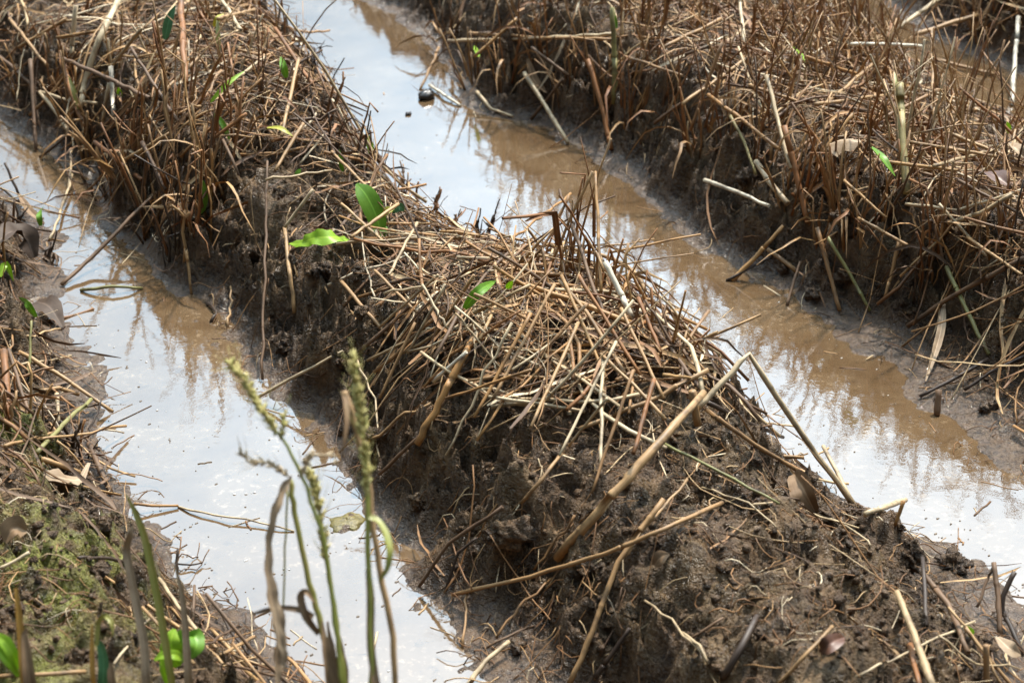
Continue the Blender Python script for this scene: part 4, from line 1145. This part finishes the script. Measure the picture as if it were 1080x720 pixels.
leaf_thing('dead_leaf', L['dead'], [g(556,62,.05), g(562,85,.035), g(576,98,.02)], [.006,.016,.016,.004], (.3,-.6,.7), 'hanging brown dead leaf at the right ridge foot', fold=.5)
leaf_thing('dead_leaf', L['deadpale'], [g(1062,150,.06), g(1072,158,.07), g(1084,172,.05)], [.008,.022,.022,.006], (.1,-.4,.9), 'pale rolled dead leaf at the far right edge', fold=.6)
leaf_thing('dead_leaf', L['deadpale'], [g(996,318,.05), g(993,350,.03), g(976,402,.004)], [.003,.011,.011,.002], (-.5,-.8,.2), 'long tan blade drooping down the right bank to beach', fold=.4, twist=.8)

# ------------------------------------------------------------------ green growth
def shoot(mat, pts, w, nrm, label, cat='shoot', fold=.35, twist=.3, prof=None):
    return leaf_thing('green_shoot', mat, pts, [v * w for v in (prof or (.45, .9, 1, .9, .6, .08))], nrm, label, cat, fold, twist, across=4, group='green shoots')
FACE = (.1, -.9, .4)
b = g(404, 252, .02)
sd = empty('seedling', b)
def sub(root, name, mb): return mb.build(name, root, Vector(root.location))
def blade_part(root, name, mat, pts, wid, nrm, fold=.2, twist=0, wave=.0, across=6, label=None):
    P = densify([Vector(q) for q in pts], 4, 0)
    for _ in range(2): P = [P[0]] + [(P[i - 1] + P[i] * 2 + P[i + 1]) / 4 for i in range(1, len(P) - 1)] + [P[-1]]
    W = [np.interp(i / (len(P) - 1), np.linspace(0, 1, len(wid)), wid) for i in range(len(P))]
    mb = MB(); mb.blade(P, W, nrm, mat, fold, twist, .0005, across, wave)
    o = mb.build(name, root, Vector(root.location))
    if label: o['label'] = label
    return o
def tube_part(root, name, mat, pts, rad, n=7, dens=3):
    P = densify([Vector(q) for q in pts], dens, .0006)
    W = [np.interp(i / (len(P) - 1), np.linspace(0, 1, len(rad)), rad) for i in range(len(P))]
    mb = MB(); mb.tube(P, W, n, mat); return mb.build(name, root, Vector(root.location))
d0 = depth_of(b)
ad = lambda x, y, dd=0.0, base=None: at_depth(x, y, (base or d0) + dd)
tube_part(sd, 'stem', L['green'], [b, ad(403,240,-.005), ad(402,228,-.008)], [.0012, .001])
blade_part(sd, 'leaf', L['green'], [ad(403,249,-.01), ad(396,225,-.02), ad(386,205,-.025), ad(376,194,-.02)], [.008,.026,.031,.030,.024,.004], (.35,-.85,.45), .12)
blade_part(sd, 'leaf', L['green'], [ad(398,238,-.005), ad(402,244,-.016), ad(404,252,-.018)], [.010,.022,.018,.006], (.3,-.8,.5), .2)
blade_part(sd, 'leaf', L['yellow'], [ad(402,230,-.012), ad(407,222,-.018), ad(416,220,-.012)], [.004,.010,.010,.003], (.1,-.7,.6), .3, label='small yellowing leaf')
blade_part(sd, 'leaf', L['teal'], [ad(414,224,-.01), ad(421,217,-.014), ad(426,222,-.008)], [.005,.013,.012,.004], (.1,-.8,.5), .3)
tag(sd, 'broad leaved green seedling upright in the middle of central ridge', 'seedling')
p0 = g(366, 252, .025)
leaf_thing('fallen_leaf', L['lime'], [p0, g(350,250,.045), g(330,251,.045), g(318,257,.035), g(305,257,.02)], [.012,.022,.024,.022,.016,.012,.002], (0,-.62,.75), 'bright lime green leaf lying beside the upright seedling', fold=.15, wave=.16)
shoot(L['lime'], [g(394,170,.03), g(390,152,.05), g(386,138,.07)], .011, FACE, 'yellow green blade upright above the broad seedling')
shoot(L['green'], [g(361,181,.03), g(360,170,.045), g(358,158,.06)], .008, FACE, 'slim green blade left of the yellow green upright blade')
shoot(L['yellow'], [g(282,135,.05), g(296,135,.07), g(309,144,.06)], .009, (0,-.5,.8), 'yellow blade arching over in the central ridge thatch')
shoot(L['green'], [g(312,186,.02), g(317,178,.03)], .008, FACE, 'tiny green leaf low in the central ridge thatch')
shoot(L['teal'], [g(174,42,.06), g(178,22,.09), g(185,6,.11)], .016, FACE, 'blue green blade standing near the top left edge')
shoot(L['yellow'], [g(226,28,.06), g(230,19,.08), g(236,15,.07)], .010, FACE, 'small yellow tip right of the blue green blade')
shoot(L['olive'], [g(231,55,.04), g(230,35,.07), g(229,18,.09)], .008, FACE, 'olive blade below the small yellow tip')
shoot(L['green'], [g(302,82,.05), g(299,70,.07), g(296,60,.08)], .012, FACE, 'short green blade by the far ridge stubble near water')
shoot(L['lime'], [g(222,108,.06), g(240,88,.09), g(258,75,.09)], .008, FACE, 'slanting lime blade in the upper left stubble')
shoot(L['green'], [g(226,120,.05), g(236,132,.05), g(243,150,.03)], .009, FACE, 'green blade bending down right in the upper left stubble')
shoot(L['green'], [g(212,226,.012), g(216,205,.035), g(214,190,.05)], .014, FACE, 'broad green blade above the dark upper left bank')
shoot(L['lime'], [g(127,102,.05), g(125,92,.07)], .010, FACE, 'lime blade tip behind the brown jutting stick')
shoot(L['olive'], [g(83,115,.05), g(78,95,.08), g(72,80,.09)], .009, FACE, 'olive green blade at the upper left ridge edge')
shoot(L['green'], [g(490,325,.06), g(505,306,.08), g(523,296,.07)], .013, FACE, 'green blade lying in the straw pile')
shoot(L['lime'], [g(535,304,.07), g(541,296,.085)], .008, FACE, 'tiny lime leaf beside the green blade in the pile')
shoot(L['green'], [g(918,155,.07), g(930,166,.08), g(944,186,.06)], .015, (.3,-.6,.7), 'bent green blade on the right ridge beside pale curled leaf')
shoot(L['lime'], [g(836,50,.08), g(842,55,.09), g(849,66,.08)], .012, FACE, 'lime blade tip in the far right ridge stubble')
shoot(L['olive'], [g(948,105,.10), g(945,90,.12), g(943,76,.13)], .010, FACE, 'olive blade along the stout olive stem')
shoot(L['lime'], [g(1064,140,.05), g(1062,128,.07)], .010, FACE, 'tiny lime leaf at the farthest ditch edge')
shoot(L['green'], [g(650,30,.10), g(647,18,.12), g(645,8,.13)], .010, FACE, 'green tip on upright olive stem of the far ridge')
shoot(L['lime'], [g(505,60,.05), g(500,48,.06)], .009, FACE, 'lime leaf at the foot of the far right ridge')
shoot(L['lime'], [g(1025,670,.01), g(1021,660,.02)], .008, FACE, 'tiny lime leaf under the brown root, lower right')
for (pts, lab) in [([(0,292),(6,275),(14,296)], 'yellow green blade folded over at left edge by dead leaf'), ([(38,334),(28,318),(20,314)], 'small green blade left of dark wet dead leaf'), ([(43,238),(41,226),(46,218)], 'tiny green sprout on the upper left shore')]:
    shoot(L['lime'] if 'yellow' in lab else L['green'], [g(x, y, .02 + .02 * (i == 1)) for i, (x, y) in enumerate(pts)], .010, FACE, lab)

# ------------------------------------------------------------------ grasses close to the camera, rooted on the near shore
def foot(x, y, d):
    """root of a stem that leaves the picture at its lower edge: straight on down to the soil"""
    q = at_depth(x, y, d); return Vector((q.x, q.y + .01, surf(q.x, q.y) - .005))
def head_part(root, name, mat, pts, rad, n, seed, length=.010, spread=.55):
    """a dense flower spike: spikelets packed round the rachis"""
    rr = random.Random(seed); P = densify([Vector(q) for q in pts], 6, .0004); m = len(P); mb = MB()
    mb.tube(P, [.0007] * m, 5, mat)
    for i in range(n):
        t = rr.random(); f = t * (m - 1.001); k = int(f); q = P[k].lerp(P[k + 1], f - k); tn = (P[k + 1] - P[k]).normalized()
        a = rr.uniform(0, 6.283); e1 = tn.orthogonal().normalized(); e2 = tn.cross(e1)
        o_ = e1 * math.cos(a) + e2 * math.sin(a); R_ = np.interp(t, np.linspace(0, 1, len(rad)), rad)
        ax = (tn + o_ * spread * rr.uniform(.5, 1.4)).normalized(); ll = length * rr.uniform(.35, .6)
        mb.blob(q + o_ * R_ * rr.uniform(.4, 1), (ll * .24, ll * .24, ll), mat, 5, .15, i + seed, ax)
        if i % 2 == 0:
            e = q + o_ * R_ + ax * ll; mb.tube([e, e + ax * ll * 1.6 + tn * ll * .6], [.00022, .00008], 3, mat)
    return mb.build(name, root, Vector(root.location))
def grass(name, d, root_px, label, cat='grass plant', group='grasses growing close to the camera'):
    f = foot(root_px[0], root_px[1], d); r = empty(name, f); tag(r, label, cat, group); return r, f
px2m = lambda w, d: w * d / FPX / 2
D1 = 1.34
gr, f = grass('seeding_grass', D1, (362, 725), 'green seeding grass with two heads, the longer one nodding left')
A_ = lambda x, y, dd=0: at_depth(x, y, D1 + dd)
tube_part(gr, 'culm', L['grass'], [f, A_(362,722), A_(358,690), A_(352,640), A_(342,570), A_(332,540), A_(318,502), A_(303,470), A_(288,450)], [px2m(6, D1), px2m(5.5, D1), px2m(4, D1), px2m(3, D1)])
head_part(gr, 'seed_head', SPIKE, [A_(290,455), A_(280,438), A_(266,415), A_(255,397), A_(243,381)], [.0016, .0022, .0022, .0020, .0022], 110, 1, .010, .8)
tube_part(gr, 'culm', L['grass'], [f + Vector((.004, 0, 0)), A_(364,722,.01), A_(356,660,.01), A_(350,625,.01), A_(343,585,.01)], [px2m(6, D1), px2m(4, D1)])
head_part(gr, 'seed_head', SPIKE, [A_(343,588,.01), A_(340,560,.01), A_(335,530,.01), A_(331,508,.01), A_(325,498,.01)], [.0017, .0023, .0024, .0021, .0015], 120, 2, .010, .8)
head_part(gr, 'seed_head', SPIKEDRY, [A_(303,501), A_(294,494), A_(284,489), A_(268,485), A_(252,476)], [.0012, .0018, .002, .0014], 34, 3, .009, .8)['label'] = 'dry pale branch of the head'
head_part(gr, 'seed_head', SPIKEDRY, [A_(318,500), A_(322,488), A_(328,478), A_(352,480), A_(356,490)], [.0012, .002, .002], 26, 4, .009, .8)
head_part(gr, 'seed_head', SPIKE, [A_(296,462), A_(299,450), A_(298,438)], [.0012, .0024, .002], 24, 5, .009, .8)
D3 = 1.30
A_ = lambda x, y, dd=0: at_depth(x, y, D3 + dd)
gr, f = grass('seeding_grass', D3, (391, 725), 'tallest seeding grass with one upright green head, right of the pair')
tube_part(gr, 'culm', L['grass'], [f, A_(391,722), A_(390,660), A_(389,600), A_(388,530), A_(386,490)], [px2m(6, D3), px2m(5.5, D3), px2m(6, D3), px2m(5, D3)])
head_part(gr, 'seed_head', SPIKE, [A_(388,520), A_(385,482), A_(382,450), A_(378,420), A_(374,395), A_(371,374)], [.0016, .0024, .0028, .0027, .0024, .0016], 190, 6, .010, .8)
blade_part(gr, 'leaf_blade', L['grass'], [A_(389,545), A_(398,548), A_(406,560,-.01), A_(411,580,-.02), A_(408,600,-.02), A_(400,612,-.02)], [.004,.006,.007,.006,.002], (.5,-.4,.7), .3, .4)
blade_part(gr, 'sheath', L['dead'], [A_(388,600), A_(391,630), A_(390,680), A_(397,724)], [.004,.006,.006,.006], (.2,-.9,.1), .5)
gr, f = grass('dead_grass_stem', D3 + .03, (417, 725), 'leaning tan dead grass stem behind the tallest seeding grass')
A_ = lambda x, y, dd=0: at_depth(x, y, D3 + .03 + dd)
tube_part(gr, 'culm', S['tan'], [f, A_(417,722), A_(415,672), A_(403,615), A_(394,560), A_(388,500), A_(377,455), A_(368,425), A_(363,413)], [px2m(6, D3), px2m(7, D3), px2m(7, D3), px2m(6, D3), px2m(7, D3), px2m(8, D3)])
blade_part(gr, 'leaf_blade', L['dead'], [A_(363,413), A_(366,440,-.01), A_(362,470,-.015), A_(358,495,-.01)], [.005,.005,.003,.001], (.4,-.8,.2), .4, .6)
D4 = 1.38
A_ = lambda x, y, dd=0: at_depth(x, y, D4 + dd)
gr, f = grass('bent_grass', D4, (350, 725), 'half dead grass with its brown leaf folded sharply down')
tube_part(gr, 'culm', L['olive'], [f, A_(352,722), A_(346,690), A_(337,650), A_(326,615), A_(315,560), A_(310,530), A_(306,506)], [px2m(7, D4), px2m(7, D4), px2m(6, D4), px2m(6, D4)])
blade_part(gr, 'leaf_blade', L['deadpale'], [A_(307,504), A_(299,510,-.01), A_(289,535,-.02), A_(282,565,-.02), A_(281,600,-.02), A_(286,635,-.02), A_(293,665,-.02), A_(290,700,-.02), A_(292,722,-.02)], [.005,.0085,.0085,.007,.0085,.012,.015,.012,.006], (.6,-.8,.1), .5, .5, .12)
blade_part(gr, 'leaf_blade', L['deadpale'], [A_(290,640,-.02), A_(293,670,-.025), A_(299,690,-.025), A_(300,712,-.02)], [.003,.007,.006,.001], (.3,-.9,.1), .6, .9, .2, label='frayed pale leaf tip')
tube_part(gr, 'culm', L['olive'], [A_(303,512,.01), A_(302,560,.01), A_(300,610,.01), A_(298,652,.01)], [px2m(2.4, D4), px2m(2.2, D4)])
blade_part(gr, 'leaf_blade', L['dead'], [A_(330,650), A_(318,643,-.01), A_(300,640,-.01), A_(280,643,-.01), A_(266,647,-.01)], [.004,.005,.004,.004,.002], (0,-.6,.8), .5, .8)
blade_part(gr, 'leaf_blade', L['dead'], [A_(336,668), A_(322,650,-.01), A_(316,628,-.01), A_(322,622,-.012), A_(332,636,-.012)], [.004,.006,.006,.005,.001], (.3,-.8,.2), .5, .6)
for (x0, x1, w) in ((346, 356, .009), (354, 362, .008), (340, 347, .007)):
    blade_part(gr, 'sheath', L['dead'], [A_(x1, 740, -.012), A_(x1, 710, -.012), A_((x0 + x1) / 2, 685, -.012), A_(x0, 655, -.008)], [w * .8, w, w * .8, w * .2], (random.gauss(0, .4), -1, .1), .6, .4, .1)
# near left corner
D5 = 1.50
A_ = lambda x, y, dd=0: at_depth(x, y, D5 + dd)
gr, f = grass('grass_blade', D5, (182, 725), 'olive grass stalk with brown tip standing at the lower left')
blade_part(gr, 'blade', L['olive'], [f, A_(182,722), A_(172,660), A_(160,597), A_(152,562), A_(145,543), A_(133,521)], [.005,.0062,.0068,.0065,.0060,.0055,.001], (.1,-1,.1), .6)
gr, f = grass('grass_blade', D5, (155, 725), 'brown withered grass stalk left of the olive one')
blade_part(gr, 'blade', L['deadpale'], [f, A_(154,722), A_(153,680), A_(143,630), A_(136,595), A_(133,578), A_(138,562,-.01), A_(140,554,-.01)], [.006,.0075,.0075,.0070,.0066,.005,.002], (.2,-1,.1), .6, .2)
gr, f = grass('grass_blade', D5 + .05, (199, 725), 'short brown dry stalk right of the olive one')
blade_part(gr, 'blade', L['deadpale'], [f, A_(199,722,.05), A_(197,677,.05), A_(193,627,.05), A_(184,592,.05)], [.006,.007,.0068,.006,.004,.001], (.2,-1,.1), .6, .3)
gr, f = grass('grass_blade', D5 - .06, (28, 725), 'ochre and brown split grass blade in the lower left corner')
blade_part(gr, 'blade', L['ochre'], [f, A_(25,722,-.06), A_(23,680,-.06), A_(20,645,-.06), A_(17,620,-.06)], [.006,.006,.006,.005,.003], (.2,-1,.1), .6)
blade_part(gr, 'blade', L['dead'], [f + Vector((.006, 0, 0)), A_(32,724,-.07), A_(28,690,-.07), A_(25,667,-.07), A_(29,662,-.07)], [.010,.011,.008,.005,.001], (.3,-1,.1), .6)
blade_part(gr, 'blade', L['lime'], [A_(20,705,-.05), A_(14,690,-.06), A_(6,676,-.06), A_(-6,668,-.06)], [.005,.009,.010,.004], (.2,-.7,.6), .3, label='lime green side leaf')
blade_part(gr, 'blade', L['lime'], [A_(20,712,-.05), A_(10,700,-.06), A_(-4,682,-.06)], [.004,.006,.006], (.2,-.7,.6), .3)
gr, f = grass('grass_blade', D5, (98, 725), 'upright ochre blade with a blue green blade curling beside it')
blade_part(gr, 'blade', L['ochre'], [f, A_(98,722), A_(97,690), A_(97,658)], [.0035,.004,.004,.001], (.2,-1,.1), .5)
blade_part(gr, 'blade', L['teal'], [f + Vector((.008, 0, 0)), A_(108,722), A_(110,698), A_(107,680), A_(102,672)], [.005,.008,.009,.007,.001], (.2,-1,.2), .4, .3)
blade_part(gr, 'blade', L['olive'], [A_(102,680,-.01), A_(104,654,-.01), A_(111,648,-.015), A_(118,656,-.02), A_(119,670,-.02)], [.003,.004,.004,.004,.001], (.2,-.7,.5), .4, .2)
gr, f = grass('grass_blade', D5, (117, 725), 'little brown stub at the bottom beside the blue green blade')
blade_part(gr, 'blade', L['dead'], [f, A_(118,722), A_(117,708), A_(116,699)], [.006,.007,.006,.003], (.2,-1,.1), .5)
D6 = 1.58
A_ = lambda x, y, dd=0: at_depth(x, y, D6 + dd)
f = foot(200, 725, D6); sd = empty('seedling', f); tag(sd, 'bright broad leaved seedling near the bottom left edge', 'seedling')
tube_part(sd, 'stem', L['green'], [f, A_(199,722), A_(197,700), A_(194,682)], [.0018, .0015])
blade_part(sd, 'leaf', L['lime'], [A_(188,702), A_(181,690,-.01), A_(180,675,-.015), A_(184,663,-.01)], [.006,.017,.020,.014,.003], (.2,-.9,.4), .2)
blade_part(sd, 'leaf', L['green'], [A_(196,690), A_(200,676,-.01), A_(206,668,-.01), A_(208,682,-.02), A_(200,694,-.02)], [.006,.013,.015,.013,.004], (.4,-.8,.4), .3)
blade_part(sd, 'leaf', L['green'], [A_(194,686), A_(192,672,-.01), A_(190,664,-.01)], [.006,.013,.012,.003], (-.3,-.9,.3), .2)
blade_part(sd, 'leaf', L['lime'], [A_(198,698), A_(186,690,-.02), A_(172,690,-.02), A_(163,696,-.02)], [.004,.009,.008,.002], (0,-.6,.8), .3)
blade_part(sd, 'leaf', L['lime'], [A_(178,722), A_(172,705,-.01), A_(170,694,-.01)], [.005,.007,.002], (.2,-.9,.3), .3)
finish_labels()

# ------------------------------------------------------------------ light
SUN_EL, SUN_AZ = R(60), R(24)          # azimuth measured from straight ahead towards the right
world = bpy.data.worlds.new('World'); sc.world = world; world.use_nodes = True
nt = world.node_tree; nt.nodes.clear()
wo = nt.nodes.new('ShaderNodeOutputWorld'); bg = nt.nodes.new('ShaderNodeBackground'); nt.links.new(bg.outputs[0], wo.inputs[0])
sky = N(nt, 'ShaderNodeTexSky', sky_type='NISHITA'); sky.sun_disc = False
sky.sun_elevation = SUN_EL; sky.sun_rotation = SUN_AZ
tc = N(nt, 'ShaderNodeTexCoord')
sd = (math.sin(SUN_AZ) * math.cos(SUN_EL), math.cos(SUN_AZ) * math.cos(SUN_EL), math.sin(SUN_EL))
dot = N(nt, 'ShaderNodeVectorMath', operation='DOT_PRODUCT'); dot.inputs[1].default_value = sd
nrmz = N(nt, 'ShaderNodeVectorMath', operation='NORMALIZE'); nt.links.new(tc.outputs['Generated'], nrmz.inputs[0])
nt.links.new(nrmz.outputs[0], dot.inputs[0])
glow = math_(nt, 'POWER', math_(nt, 'MAXIMUM', dot.outputs['Value'], 0.0), 3.6)
lum = math_(nt, 'MULTIPLY_ADD', glow, 52.0, .9)            # thin cloud, far brighter towards the hidden sun
cl = noise(nt, nrmz.outputs[0], 3.2, 6, .55)
lum2 = math_(nt, 'MULTIPLY', lum, ramp(nt, cl, [(.3, (.72,) * 3), (.7, (1.12,) * 3)]).outputs[0])
cc = N(nt, 'ShaderNodeVectorMath', operation='SCALE'); 
tint = mixc(nt, math_(nt, 'POWER', glow, 2.2), (.69, .96, 1.20), (1.0, .985, .95)); nt.links.new(tint, cc.inputs[0])
nt.links.new(lum2, cc.inputs['Scale'])
cover = ramp(nt, noise(nt, nrmz.outputs[0], 2.0, 5, .5), [(.30, (.80,) * 3), (.55, (1, 1, 1))]).outputs[0]
col = mixc(nt, cover, sky.outputs[0], cc.outputs[0])
nt.links.new(col, bg.inputs[0]); bg.inputs[1].default_value = .1
sl = bpy.data.lights.new('sun', 'SUN'); sl.energy = 4.7; sl.angle = R(2); sl.color = (1, .94, .84)
so = bpy.data.objects.new('sun', sl); COL.objects.link(so); so.location = (0, 0, 6)
so.rotation_euler = Vector(sd).to_track_quat('Z', 'Y').to_euler()

sc.render.engine = 'CYCLES'
sc.cycles.max_bounces = 6; sc.cycles.diffuse_bounces = 3; sc.cycles.glossy_bounces = 3; sc.cycles.transmission_bounces = 3
sc.cycles.use_denoising = True
sc.cycles.caustics_reflective = False; sc.cycles.caustics_refractive = False
vs = sc.view_settings
vs.view_transform = 'Standard'; vs.look = 'None'; vs.gamma = 1; vs.use_curve_mapping = False
vs.exposure = 0.42
